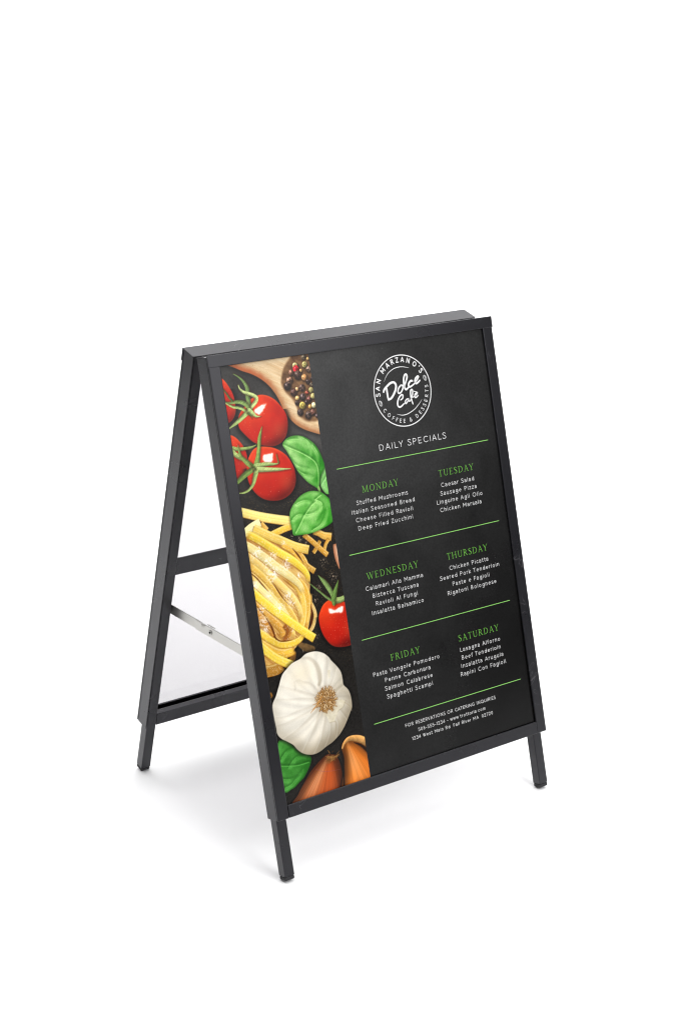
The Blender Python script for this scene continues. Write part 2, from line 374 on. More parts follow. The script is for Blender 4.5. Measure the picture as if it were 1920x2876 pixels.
# outlines of the printed photograph, in millimetres on the poster
ART = {
'spoon': [[19.2,953.8],[34.3,949.9],[50.7,943.7],[69.8,933.8],[87.8,926.1],[102.5,917.3],[114.0,908.2],[123.6,897.9],[130.8,887.3],[136.4,876.8],[141.0,865.0],[145.3,851.9],[151.7,841.2],[159.8,830.2],[169.8,820.3],[183.4,811.3],[199.2,804.0],[220.0,795.9],[232.0,795.5],[242.3,950.1],[127.6,966.6],[31.6,969.9]],
'bowl': [[184.1,957.1],[175.3,945.6],[167.3,938.2],[159.1,929.5],[153.1,919.1],[149.5,908.4],[148.1,900.3],[150.7,891.6],[155.7,882.5],[164.1,873.0],[169.4,865.3],[173.1,857.8],[174.9,849.1],[176.5,839.0],[181.9,831.2],[191.0,825.0],[200.8,822.8],[220.1,825.7],[244.8,867.7],[233.9,951.1]],
'pepper': [[205.1,942.6,5.3,"6a5a45"],[213.6,938.1,3.1,"c9a060"],[205.2,928.6,5.8,"b9ad6a"],[184.1,929.1,5.8,"c8b87a"],[185.2,923.1,6.8,"c8202a"],[194.9,918.6,3.3,"d9a766"],[212.8,919.2,6.1,"7a6050"],[219.4,927.5,3.4,"a03030"],[173.7,917.8,5.8,"6e4c3c"],[186.9,911.3,8.8,"4a342c"],[200.2,905.3,6.1,"c08a55"],[167.1,904.0,6.8,"7a5a48"],[160.8,894.4,7.5,"3a2c28"],[180.7,886.2,3.8,"d0a070"],[191.9,887.5,6.4,"5e463e"],[172.3,881.7,6.8,"4c322a"],[213.6,890.2,3.8,"6a5a4a"],[207.1,896.7,4.9,"3c2c28"],[211.1,880.7,5.4,"a59a60"],[201.1,877.1,3.8,"8a4030"],[190.6,870.8,6.4,"4a3a38"],[178.6,869.9,4.6,"d8b070"],[213.3,869.1,5.4,"b0a468"],[203.2,864.8,5.8,"6a4038"],[176.3,861.5,4.6,"3a2a24"],[187.5,855.0,6.9,"b5a04e"],[197.2,860.0,3.8,"3a2c28"],[204.0,850.6,4.3,"d09a50"],[212.5,852.3,5.4,"d8cfa0"],[180.3,843.4,6.4,"3a2c28"],[197.2,836.1,6.9,"4e3c34"],[208.0,839.5,6.1,"5a3a30"],[215.3,832.1,3.4,"504040"],[218.1,900.9,4.6,"3a2c2a"]],
'tomatoes': [{"p":[[15.6,933.3],[25.4,926.6],[32.1,919.6],[38.2,909.3],[42.8,899.1],[45.0,889.3],[45.5,878.3],[45.1,867.4],[41.9,858.3],[35.8,850.9],[27.0,846.1],[8.9,842.6],[-12.8,862.0],[-12.8,897.2],[-0.0,925.2]],"hi":[]},{"p":[[95.3,886.3],[106.7,885.7],[119.0,881.2],[130.7,872.7],[140.2,860.9],[146.7,850.3],[150.4,838.6],[149.9,826.1],[146.9,813.9],[140.9,803.6],[132.0,795.9],[121.3,791.9],[109.6,790.9],[96.9,793.6],[84.5,797.6],[72.5,803.6],[62.8,812.6],[53.4,823.7],[47.0,832.9],[45.9,842.6],[48.2,853.3],[54.6,861.9],[67.0,872.5],[79.9,881.8]],"hi":[[97.9,868.5],[110.3,869.0],[107.6,863.4],[103.0,859.2],[97.6,853.1],[90.7,851.0],[85.6,854.1],[82.8,858.6],[85.0,863.1],[91.7,865.7]]},{"p":[[26.2,823.7],[34.9,818.9],[41.6,811.7],[48.0,802.5],[52.4,790.8],[53.6,779.6],[51.7,770.3],[48.8,759.7],[44.7,752.1],[34.7,745.5],[22.8,742.0],[1.1,745.6],[-10.0,772.0],[-2.3,806.2],[13.3,822.9]],"hi":[]},{"p":[[75.7,794.1],[90.3,793.5],[109.2,788.9],[122.8,781.9],[134.5,772.4],[142.5,761.3],[148.5,747.7],[150.4,734.7],[149.3,722.2],[144.4,710.4],[135.1,700.7],[122.3,694.5],[108.5,692.0],[92.2,693.7],[76.7,698.9],[65.1,707.2],[57.1,716.9],[51.1,728.9],[48.3,740.5],[48.8,756.9],[52.0,770.2],[57.8,780.3],[66.8,790.0]],"hi":[[88.4,778.5],[97.5,778.9],[107.8,779.1],[107.7,769.6],[104.6,763.2],[97.9,762.4],[90.0,764.1],[85.0,771.2]]},{"p":[[164.5,480.8],[174.7,488.2],[186.3,490.4],[193.8,485.1],[199.6,481.1],[209.2,481.8],[227.0,475.3],[242.1,453.2],[245.5,428.8],[233.5,404.7],[218.9,397.7],[203.6,397.0],[185.3,400.4],[173.3,407.0],[164.2,418.5],[157.4,432.7],[154.2,448.9],[155.3,465.7]],"hi":[[177.9,474.5],[185.3,474.5],[192.4,469.8],[200.0,472.4],[212.3,472.9],[207.5,461.4],[194.6,463.1],[180.0,465.6]]}],
'calyx': [[[[75.8,863.1,8.1],[74.2,877.0,8.5],[74.0,889.4,8.8],[75.4,901.6,8.1],[70.3,913.9,5.3],[61.6,923.7,3.2],[51.3,930.7,1.3]],"64855a"],[[[57.8,909.7,1.5],[59.5,903.0,3.8],[66.3,896.2,5.6],[75.3,892.3,6.2],[85.8,887.5,6.8],[91.6,881.5,7.4],[87.6,874.5,7.4],[77.3,867.0,7.4]],"a4be94"],[[[73.4,863.4,8.8],[67.2,873.9,8.5],[56.9,879.4,7.3],[45.9,880.9,5.8],[34.7,880.5,4.7],[25.6,883.1,2.9]],"6f915f"],[[[67.8,859.4,5.9],[59.4,866.1,5.3],[50.4,870.1,4.7],[39.7,872.9,3.8],[25.4,882.1,2.3]],"8dae7c"],[[[70.4,860.4,8.8],[56.9,852.0,8.1],[43.5,844.6,6.4],[26.6,836.6,2.3]],"8fae7e"],[[[72.4,862.2,8.8],[79.9,854.2,7.7],[85.5,849.3,4.4],[94.3,848.3,0.9]],"9ab88a"],[[[69.1,857.1,3.8],[74.7,852.2,3.0],[77.1,847.7,0.9]],"465f38"],[[[40.1,883.8,3.8],[34.9,890.6,3.5],[32.0,896.5,2.9],[26.1,905.4,2.3]],"3f5a34"],[[[27.5,799.9,7.3],[37.3,796.6,6.7],[48.5,795.8,5.6],[64.6,795.8,4.7],[76.5,798.8,1.2]],"7c9a66"],[[[25.6,793.6,8.8],[30.9,787.3,8.8],[40.9,780.3,8.8]],"8fac7a"],[[[64.5,758.5,9.8],[52.0,770.2,9.7],[41.3,782.9,7.6],[39.1,792.9,5.0],[38.5,803.3,1.2]],"6c8c54"],[[[62.5,756.8,9.2],[45.1,750.0,10.3],[28.1,740.4,9.1],[21.9,736.6,7.3]],"5f7f4a"],[[[69.8,761.1,12.4],[76.1,776.1,8.9],[81.2,793.2,7.7],[85.2,809.2,6.5],[93.6,828.8,1.2]],"729257"],[[[69.8,761.1,10.4],[91.0,760.9,8.3],[107.1,758.6,6.9],[115.3,758.4,4.2],[118.3,761.0,1.5]],"8aa878"],[[[117.4,759.0,1.8],[116.8,766.8,1.8],[115.8,774.7,1.5]],"55703c"],[[[68.0,755.2,10.7],[89.4,751.4,8.0],[113.5,747.8,5.7],[142.1,744.5,0.9]],"9cb68a"],[[[68.1,751.7,9.5],[62.9,740.8,8.6],[56.9,729.4,6.5],[46.5,721.2,5.0],[36.3,718.3,3.8],[25.9,719.0,1.5]],"86a472"],[[[59.4,766.3,3.0],[64.8,760.6,3.8],[68.7,755.1,1.8]],"49652f"],[[[186.6,489.8,5.0],[176.5,498.4,4.3],[167.1,508.1,3.7],[156.1,518.9,3.0],[144.4,531.0,1.0]],"5d7c55"],[[[194.6,489.9,10.1],[191.7,499.9,9.4],[186.4,511.8,10.0],[179.2,524.2,7.7],[167.2,540.1,1.3]],"6b8d62"],[[[198.6,486.0,11.8],[209.9,485.9,10.5],[225.7,489.6,8.5]],"86a478"],[[[192.6,481.8,8.4],[193.4,490.2,11.1],[198.0,501.7,9.1],[204.3,512.8,5.7],[209.3,522.7,1.3]],"587c4a"]],
'basil': [{"p":[[201.9,713.5],[209.6,727.9],[217.2,736.6],[227.9,733.4],[234.5,712.3],[226.7,687.9],[212.4,685.3],[205.2,693.7],[201.0,703.7]],"mid":[[203.5,703.2],[218.2,717.9],[228.6,727.6]],"veins":[],"c":["a6d894","58b040"]},{"p":[[131.9,790.7],[140.9,799.4],[153.3,802.9],[166.6,802.3],[179.5,798.5],[191.6,790.3],[201.8,780.3],[208.4,769.3],[212.9,755.8],[215.9,743.9],[216.1,735.3],[209.5,727.2],[203.0,717.6],[199.3,706.8],[195.8,698.6],[186.6,704.4],[174.6,713.8],[164.8,725.3],[156.6,736.5],[150.6,750.2],[144.6,763.8],[138.7,777.3]],"mid":[[133.3,789.4],[147.7,781.3],[169.2,769.5],[187.4,757.0],[197.4,746.2],[200.7,730.7],[196.6,703.0]],"veins":[[[148.0,796.9],[163.8,795.9],[174.7,790.8],[181.8,783.0]],[[174.4,798.5],[187.8,788.1],[193.9,774.4],[194.2,764.4],[191.1,758.5]],[[143.5,761.9],[153.9,749.7],[164.6,743.4],[177.5,739.5]],[[155.5,739.5],[167.4,730.5],[184.8,723.4]],[[199.4,776.4],[206.7,759.6],[205.9,745.5]]],"c":["abdc86","238414"]},{"p":[[125.3,664.4],[132.3,675.8],[144.3,686.4],[155.6,692.9],[168.1,696.5],[181.8,696.7],[194.9,693.3],[204.3,688.1],[217.8,673.0],[217.9,657.6],[216.9,636.1],[212.1,630.5],[197.3,625.5],[179.9,621.9],[164.8,620.1],[148.5,620.7],[134.1,621.9],[126.3,624.2],[125.1,634.5],[124.0,646.9]],"mid":[[132.1,626.3],[144.6,640.1],[156.2,654.0],[167.1,663.5],[175.6,670.4],[187.8,676.7],[185.5,679.3],[198.6,685.5]],"veins":[[[130.6,653.3],[140.6,658.3],[151.4,657.9],[156.3,654.7]],[[144.4,679.7],[157.5,682.0],[170.1,680.6],[176.6,675.6]],[[160.1,655.6],[176.7,655.7],[194.7,663.2]],[[171.4,625.9],[187.1,630.7],[198.2,641.0],[204.4,655.3]],[[188.1,678.2],[197.8,670.4],[195.7,658.4],[184.1,645.1]]],"c":["afe088","228a12"]},{"p":[[27.5,258.1],[34.5,260.6],[43.7,259.0],[58.2,243.7],[69.2,230.2],[88.5,219.3],[92.9,211.5],[89.8,202.5],[84.0,194.2],[72.0,181.1],[57.1,173.0],[48.5,168.0],[38.6,165.9],[27.8,163.8],[11.8,175.1],[11.1,224.0]],"mid":[[21.0,216.4],[35.3,211.3],[61.0,205.8],[86.0,205.2]],"veins":[[[30.7,228.3],[41.7,236.8],[55.5,239.6]],[[23.8,189.6],[40.1,185.1],[57.4,185.2]],[[44.5,209.9],[59.8,220.5],[79.0,220.2]],[[28.3,172.1],[44.2,175.8],[66.3,192.5]]],"c":["55a446","1a6012"]}],
'stem': [[196.1,700.2,5.5],[197.8,690.7,4.6]],
'nest': [[15.2,651.9],[30.5,649.8],[56.6,648.7],[80.2,632.3],[103.8,614.2],[122.1,595.5],[138.0,572.5],[147.9,550.6],[146.2,527.8],[138.6,498.6],[128.9,469.9],[120.1,441.0],[98.7,422.8],[73.9,405.5],[57.2,392.6],[39.7,384.6],[26.4,380.1],[9.2,382.7],[-6.3,491.8]],
'pasta': [[[[14.5,686.9,16.9],[25.3,684.0,16.9],[60.4,670.2,17.1],[93.9,659.2,17.3],[131.5,648.2,17.5]],"ecd274"],[[[60.1,658.5,11.1],[65.7,650.7,11.1],[72.2,642.0,11.1]],"c8963c"],[[[78.5,632.6,12.5],[108.2,638.8,12.6],[130.3,641.2,12.7]],"dfb23e"],[[[13.9,644.6,16.0],[24.5,645.7,16.0],[39.8,653.3,16.1],[60.2,659.3,16.2]],"f0dfa0"],[[[182.0,602.4,7.7],[172.7,591.9,7.7],[163.9,583.6,7.7]],"b8842e"],[[[170.7,622.2,10.4],[182.7,616.9,12.2],[192.7,610.4,14.0],[208.2,605.2,15.1]],"cf9f44"],[[[201.4,601.8,7.0],[193.5,594.1,7.0],[187.5,581.3,7.0]],"c28e36"],[[[148.5,621.0,10.0],[165.7,604.0,10.1],[181.2,587.2,10.1],[194.0,573.9,10.2]],"c28b30"],[[[119.1,599.1,8.6],[134.9,585.4,9.7],[141.8,573.3,10.4],[145.6,563.3,10.7],[160.6,549.6,11.4]],"cf9a3c"],[[[44.7,650.9,16.4],[71.6,633.9,16.6],[97.5,619.2,16.7],[126.9,602.2,16.8],[154.2,591.1,17.0]],"e2bc56"],[[[96.3,612.6,10.2],[118.6,596.1,10.3],[130.6,581.6,10.3],[137.3,568.0,10.4]],"d6a33c"],[[[22.6,644.5,14.3],[37.2,638.8,15.0],[57.5,624.5,15.4],[87.1,600.7,15.6],[112.5,582.1,15.4],[134.2,561.0,14.5],[143.3,545.4,12.1],[143.0,528.5,8.7]],"e9c43c"],[[[136.5,502.2,7.2],[144.8,486.5,7.4],[147.5,469.0,7.4],[139.3,450.7,7.4],[128.3,440.8,7.2]],"d8b064"],[[[142.5,513.2,9.7],[139.1,490.8,9.7],[131.6,469.3,9.7],[120.4,442.5,9.7]],"c58a30"],[[[116.7,544.6,13.8],[130.4,529.6,13.9],[136.1,509.9,13.9],[132.5,484.6,13.9],[120.8,454.8,13.9]],"dba63c"],[[[99.8,551.1,13.6],[117.6,529.1,13.8],[125.7,502.9,13.9],[122.7,475.9,13.9],[110.4,447.8,13.8]],"e3b650"],[[[11.1,628.8,16.0],[30.3,619.2,16.7],[56.0,596.2,17.5],[81.8,571.4,17.6],[106.7,549.7,16.5],[123.4,531.0,13.8],[129.0,511.4,10.4]],"ecd488"],[[[16.4,609.9,13.3],[34.6,594.3,14.1],[56.7,570.4,14.5],[83.3,539.2,14.6],[103.9,513.6,13.8],[115.7,488.1,12.1],[115.3,465.2,10.4]],"e6c068"],[[[20.1,591.2,12.3],[39.5,572.3,12.4],[56.8,550.7,12.5],[73.2,523.1,12.6],[90.1,496.7,12.6],[103.0,467.9,12.7],[102.9,446.4,12.7]],"dcae4a"],[[[19.2,576.4,11.7],[43.8,547.4,11.8],[56.6,529.6,11.9],[73.6,504.8,11.9],[87.2,480.5,12.0],[93.4,454.7,12.0],[91.5,433.6,12.0]],"e4bd5c"],[[[23.3,560.6,14.1],[42.3,538.6,14.2],[62.3,511.7,14.3],[77.9,488.6,14.3],[92.1,467.2,14.4]],"ecd48c"],[[[18.3,522.6,14.4],[35.5,500.8,14.5],[50.5,485.5,14.6],[66.8,466.7,14.6],[73.3,453.0,14.7],[67.3,439.1,14.7]],"c9913a"],[[[20.8,507.0,12.7],[37.5,482.2,12.8],[48.6,464.6,12.8],[55.7,444.8,12.9]],"c08032"],[[[77.7,467.3,11.2],[84.2,453.7,11.3],[80.7,443.8,11.2],[70.7,438.4,11.2]],"8a4f1e"],[[[85.6,471.7,6.8],[91.7,455.1,6.8],[81.6,439.0,6.8]],"b5772c"],[[[18.6,543.5,15.3],[34.6,525.2,15.8],[53.9,504.4,16.6],[73.8,485.7,16.7],[98.5,462.7,16.8],[120.4,442.5,16.6],[137.9,427.5,16.4]],"ecca3e"],[[[11.3,394.4,21.8],[31.9,391.0,21.9],[49.8,391.3,22.0],[61.4,396.2,22.2]],"b07a2c"],[[[18.9,447.1,16.8],[35.8,432.6,16.9],[54.7,419.1,17.0],[75.4,414.3,17.1],[94.1,417.7,17.2]],"d9a53a"],[[[14.3,470.7,13.0],[28.3,460.1,13.1],[43.5,446.0,12.5],[64.2,432.2,12.6],[87.0,428.5,12.7],[105.8,432.0,11.3],[118.4,441.4,8.6]],"e8bf40"],[[[13.8,448.2,16.1],[25.6,434.9,16.2],[42.0,417.5,16.3],[59.1,403.6,16.4],[81.9,389.8,16.5]],"ecca48"]],
'gaps': [[[26.1,571.3,2.2],[35.7,561.1,3.2],[44.1,548.8,2.6],[55.4,532.9,1.0]],[[26.9,511.7,1.6],[35.1,498.6,2.6],[41.1,490.5,1.0]],[[42.6,485.7,1.9],[50.8,467.2,4.2],[54.8,449.6,4.2],[56.3,443.1,1.3]],[[65.1,547.5,0.8],[72.1,537.0,2.9],[82.8,516.5,2.3],[94.3,500.4,0.8]],[[119.4,600.6,1.0],[129.6,586.4,4.3],[137.9,571.7,1.6]],[[140.9,490.5,1.3],[140.4,472.1,4.0],[135.4,454.6,3.6],[129.4,446.7,1.0]],[[53.1,450.0,3.2],[62.1,440.3,2.6],[75.8,436.4,2.3],[90.0,435.5,1.0]]],
'flour': [[99.7,570.9,13.0],[65.2,558.1,11.3],[97.2,516.6,12.2],[74.0,497.1,14.6],[63.0,585.7,12.9],[36.3,505.2,11.2],[35.3,479.7,12.8],[101.6,500.4,9.8],[73.6,565.5,14.5],[39.5,602.4,9.6],[50.1,612.4,11.2],[102.1,614.5,4.9],[87.8,605.1,4.9],[38.3,466.9,8.0],[124.8,549.1,6.6],[28.5,550.5,11.2],[56.1,526.7,9.7],[105.5,583.4,6.5],[93.4,454.7,4.9],[75.4,595.4,9.7]],
'crumbs': [[140.1,614.9,11.5],[150.7,602.2,9.9],[144.1,431.0,10.0],[152.5,498.8,11.6],[182.3,562.2,15.0],[199.4,532.5,15.1],[163.1,516.7,13.3],[109.6,412.6,9.9],[156.1,394.2,10.0],[123.1,621.2,8.2]],
'scraps': [[[[104.3,423.8,9.8],[115.7,415.8,14.8],[130.0,408.7,13.2]],"6b5130"],[[[89.1,409.7,9.8],[84.9,401.4,13.1],[75.5,394.4,9.8]],"7c5426"],[[[27.9,350.3,3.4],[29.2,345.1,4.4],[27.4,342.4,2.7]],"8a5c22"],[[[49.2,385.4,6.8],[60.6,385.9,5.1]],"5a4526"]],
'pinkshallot': [[209.3,588.0],[214.5,590.8],[234.0,589.5],[246.2,562.1],[234.6,539.4],[217.9,541.2],[212.3,552.4],[208.8,569.4]],
'garlic': [[100.9,397.5],[113.5,403.5],[127.3,404.4],[140.5,402.2],[153.1,396.0],[163.2,386.3],[167.7,378.6],[177.4,366.4],[185.0,353.1],[186.6,339.5],[186.9,327.8],[194.7,317.6],[198.7,306.6],[199.6,294.7],[198.3,281.7],[192.8,273.1],[184.7,261.8],[174.5,249.4],[164.9,240.3],[155.9,234.4],[142.9,227.8],[128.3,223.4],[115.6,218.6],[101.6,216.6],[88.4,219.0],[76.0,225.1],[66.1,234.3],[58.5,245.3],[46.8,254.9],[35.1,263.7],[28.5,274.3],[28.0,287.4],[27.1,303.8],[27.7,327.8],[37.9,343.0],[47.5,360.0],[57.2,377.0],[70.3,386.8],[82.9,393.6]],
'garlicroot': [143.7,310.3],
'clove': [[[102.9,397.8,1.7],[117.9,395.2,2.8],[128.2,387.9,4.2],[135.6,374.7,5.3],[138.0,361.0,6.0],[137.1,348.1,6.0],[133.5,340.7,3.5]]],
'creases': [[[27.1,303.8,1.0],[51.2,300.8,1.7],[78.4,303.7,2.1],[105.7,305.0,2.1],[123.6,307.1,1.8]],[[29.2,288.7,1.0],[54.7,288.6,2.1],[84.4,294.0,2.4],[110.4,298.9,2.4],[124.9,303.4,1.8]],[[40.3,260.7,0.9],[68.4,268.8,2.1],[93.5,280.2,3.5],[115.2,292.7,3.5],[128.1,299.4,2.1]],[[76.0,225.1,0.9],[93.0,244.3,2.1],[109.9,262.9,4.5],[121.2,283.0,4.2],[129.1,294.2,2.5]],[[101.6,216.6,0.7],[118.7,235.9,2.1],[128.0,254.9,3.2],[135.1,272.9,2.8],[137.6,287.1,2.1]],[[128.3,223.4,0.7],[141.4,241.5,2.1],[146.6,260.0,2.5],[145.7,276.8,2.1]],[[155.9,234.4,0.7],[163.7,255.6,2.1],[160.8,272.9,2.8],[153.9,289.6,2.5]],[[184.7,261.8,0.7],[175.8,279.0,2.5],[164.7,295.1,2.5]],[[186.9,327.8,1.1],[173.6,322.7,2.5],[162.4,315.5,2.1]],[[177.4,366.4,0.9],[168.6,350.4,1.4],[157.9,334.8,2.1],[151.3,324.9,2.1]],[[159.7,388.7,0.7],[156.7,366.4,1.4],[150.9,344.8,2.1],[145.9,327.8,2.1]],[[47.5,360.0,0.7],[71.0,347.8,2.1],[99.3,334.4,2.8],[120.5,322.6,2.4]],[[38.6,336.4,0.7],[65.8,329.6,1.4],[93.7,324.3,1.7],[115.8,318.0,1.7]],[[80.5,358.5,1.4],[90.3,359.4,2.1],[102.6,353.1,1.7],[113.5,348.9,1.7],[123.3,338.3,1.4]],[[82.1,356.5,1.0],[81.1,345.3,0.7]]],
'papers': [[[162.4,304.0],[179.8,301.3],[184.9,296.7],[178.2,286.8],[168.8,284.1],[160.8,272.9],[154.4,264.6],[143.7,265.7],[140.0,278.2],[131.4,285.3],[138.2,290.2],[153.6,288.0]],[[156.1,363.2],[162.9,362.5],[159.0,346.1],[155.2,347.0]]],
'papedge': [[[187.1,297.8,1.8],[178.2,286.8,2.1],[168.6,283.4,1.8],[164.1,280.4,1.1]],[[143.7,265.7,1.4],[157.2,263.9,2.5],[155.9,251.0,2.1],[153.1,240.9,1.1]],[[182.8,295.6,1.1],[193.8,284.5,2.5],[197.2,275.3,1.8]]],
'shallots': [{"p":[[40.1,131.2],[53.6,153.5],[70.4,171.7],[86.6,186.9],[104.3,198.5],[117.1,205.0],[127.6,208.7],[144.6,204.2],[150.8,194.2],[154.2,179.9],[154.9,161.4],[152.3,135.4],[144.7,104.2]],"top":[136.8,204.6],"bot":[83.7,72.2],"c":"a94a1c","hi":[98.9,168.7]},{"p":[[161.7,212.9],[167.8,222.9],[178.5,226.8],[195.7,221.4],[214.8,203.8],[233.1,180.3],[242.3,150.8],[231.4,113.1],[152.5,125.4],[159.4,166.8],[164.1,190.6]],"top":[173.8,223.0],"bot":[184.0,76.0],"c":"d4701e","hi":[184.3,180.1]}],
'shallotskin': [[[[163.8,211.5,3.6],[169.2,219.2,7.1],[180.1,224.7,10.7],[195.8,222.2,13.3],[210.7,214.9,14.4],[226.5,200.7,14.5]],"d49a56"]],
'shallotdark': [[[191.4,214.7,1.4],[203.3,207.6,4.3],[212.0,199.5,6.1],[223.8,185.4,7.3]],[[161.1,196.4,1.8],[160.6,173.2,2.5],[153.8,135.0,2.9]]],
'shallotring': [[98.6,188.6,0.9],[112.8,180.5,1.2],[131.7,176.1,1.2],[151.2,174.1,0.9]],
'shalltuft': [136.3,202.2],
'logo': [[[374.7,854.7,3.6],[377.0,858.9,4.2],[384.1,864.2,4.2],[393.4,869.2,4.3],[401.4,869.8,4.3],[405.7,864.7,4.5],[404.3,856.7,4.5],[398.3,847.9,4.5],[390.8,840.7,4.3],[383.8,838.5,3.6]],[[382.8,859.6,3.8],[382.8,851.9,4.0],[383.0,844.2,4.0],[383.6,838.7,3.8]],[[417.9,862.4,3.2],[411.7,857.6,3.2],[408.6,851.3,3.2],[410.1,847.4,3.2],[415.4,848.6,3.2],[420.6,854.5,3.2],[421.8,860.0,3.2],[417.9,862.4,3.2]],[[421.8,860.0,2.8],[425.4,863.6,2.8]],[[424.2,856.9,3.2],[430.8,867.7,3.4],[434.9,875.9,3.7],[433.8,881.0,3.7],[429.5,879.7,3.7],[425.9,871.2,3.9],[425.2,860.7,4.1],[426.8,853.7,4.1],[430.3,852.7,3.7],[436.4,856.5,3.0]],[[445.9,866.7,4.1],[442.3,867.2,3.9],[437.0,863.0,3.9],[435.9,858.3,3.9],[438.5,856.2,3.7],[445.0,858.1,3.2],[451.1,861.2,2.8]],[[451.1,861.2,2.6],[458.4,868.0,3.0],[462.4,872.8,3.3],[460.4,874.0,3.2],[454.8,870.4,3.7],[452.5,864.4,3.9],[454.3,860.7,3.7],[459.2,862.0,3.5],[464.5,865.4,2.8]],[[412.1,834.4,2.4],[417.5,837.0,2.8],[418.8,842.7,3.0],[414.9,843.5,3.0],[408.8,838.7,3.2],[404.4,831.6,3.4],[403.7,824.9,3.4],[406.7,821.4,3.4],[411.7,821.9,3.2],[418.8,826.2,2.6]],[[431.5,834.2,2.2],[426.1,833.4,2.6],[422.4,829.1,2.8],[423.1,825.9,2.8],[427.4,828.4,2.4],[431.1,833.2,2.6],[431.1,829.8,2.6],[435.2,829.1,1.9]],[[434.4,829.4,1.9],[439.7,836.4,2.4],[443.0,843.8,2.8],[443.1,850.1,2.8],[439.2,849.3,3.0],[437.6,842.6,3.0],[438.0,832.8,3.0],[440.2,822.8,2.6]],[[441.5,835.2,1.7],[450.2,838.9,2.2],[454.4,842.0,2.4],[452.9,843.4,2.6],[448.2,840.1,3.0],[447.1,835.4,3.0],[449.9,834.1,2.8],[455.7,837.4,2.0]],[[446.8,846.4,1.7],[452.7,844.6,1.1]],[[379.3,873.9,0.3],[385.0,882.3,0.8],[392.1,888.9,1.2],[400.1,893.3,1.4],[407.8,895.9,1.5],[417.7,897.1,1.5],[427.3,896.5,1.3],[435.6,894.6,0.9],[442.8,892.5,0.3]],[[399.0,808.7,0.3],[405.2,806.4,0.9],[412.3,804.9,1.3],[419.6,805.0,1.5],[425.9,806.1,1.5],[435.7,809.3,1.5],[444.4,813.4,1.4],[451.4,818.3,1.2],[457.2,822.8,0.9],[463.1,828.4,0.3]]],
'beans': [[477.5,868.7],[363.8,833.9]],
}


# ---- painter for the printed food photograph (a raster in poster millimetres, stored per vertex)
RES = 0.75
U0, U1, S0, S1 = 20.0, 216.4, 138.0, 950.0
NU, NS = int((U1 - U0) / RES) + 1, int((S1 - S0) / RES) + 1
GX, GY = np.meshgrid(np.linspace(U0, U1, NU), np.linspace(S0, S1, NS))
IMG = np.zeros((NS, NU, 3), np.float32)
rng = np.random.default_rng(7)

def rgb(h): return np.array([int(h[i:i + 2], 16) / 255 for i in (0, 2, 4)], np.float32)
def smooth(a, b, x):
    t = np.clip((x - a) / (b - a), 0, 1); return t * t * (3 - 2 * t)
def vnoise(scale, seed, stretch=(1, 1), rot=0.0):
    """smooth value noise over the whole print, cell size in mm"""
    r = np.random.default_rng(seed); c, s = math.cos(rot), math.sin(rot)
    x = ((GX - U0) * c + (GY - S0) * s) / (scale * stretch[0]) + 400
    y = (-(GX - U0) * s + (GY - S0) * c) / (scale * stretch[1]) + 400
    n = 1024; g = r.random((n, n)).astype(np.float32)
    xi, yi = np.floor(x).astype(int), np.floor(y).astype(int); fx, fy = x - xi, y - yi
    fx = fx * fx * (3 - 2 * fx); fy = fy * fy * (3 - 2 * fy)
    q = lambda i, j: g[(yi + j) % n, (xi + i) % n]
    return (q(0, 0) * (1 - fx) + q(1, 0) * fx) * (1 - fy) + (q(0, 1) * (1 - fx) + q(1, 1) * fx) * fy
def fbm(scale, seed, stretch=(1, 1), rot=0.0, octs=3):
    t = 0; a = 0.55; tot = 0
    for i in range(octs):
        t = t + a * vnoise(scale / 2 ** i, seed + i * 31, stretch, rot); tot += a; a *= 0.55
    return t / tot
def catmull(pts, closed=False, n=7):
    p = np.array(pts, float); m = len(p); out = []
    for i in range(m if closed else m - 1):
        if closed: a, b_, c, d = p[(i - 1) % m], p[i], p[(i + 1) % m], p[(i + 2) % m]
        else: a, b_, c, d = p[max(i - 1, 0)], p[i], p[i + 1], p[min(i + 2, m - 1)]
        for k in range(n):
            t = k / n
            out.append(0.5 * (2 * b_ + (c - a) * t + (2 * a - 5 * b_ + 4 * c - d) * t * t + (3 * b_ - a - 3 * c + d) * t ** 3))
    if not closed: out.append(p[-1])
    return np.array(out)
def window(x0, x1, y0, y1):
    i0 = max(int((x0 - U0) / RES) - 1, 0); i1 = min(int((x1 - U0) / RES) + 2, NU)
    j0 = max(int((y0 - S0) / RES) - 1, 0); j1 = min(int((y1 - S0) / RES) + 2, NS)
    if i1 <= i0 or j1 <= j0: return None
    return (slice(j0, j1), slice(i0, i1))
def seg_dist(x, y, p):
    best = np.full(x.shape, 1e9, np.float32); bt = np.zeros(x.shape, np.float32); bs = np.zeros(x.shape, np.float32); bi = np.zeros(x.shape, int)
    L = np.hypot(*(p[1:] - p[:-1]).T); cum = np.concatenate([[0], np.cumsum(L)])
    for i in range(len(p) - 1):
        a, e = p[i], p[i + 1] - p[i]; l2 = max(e @ e, 1e-9)
        t = np.clip(((x - a[0]) * e[0] + (y - a[1]) * e[1]) / l2, 0, 1)
        dx, dy = x - a[0] - t * e[0], y - a[1] - t * e[1]; d = np.hypot(dx, dy)
        m = d < best
        best[m] = d[m]; bt[m] = (cum[i] + t * L[i])[m]; bs[m] = np.sign(e[0] * dy - e[1] * dx)[m]
    return best, bt / max(cum[-1], 1e-6), bs
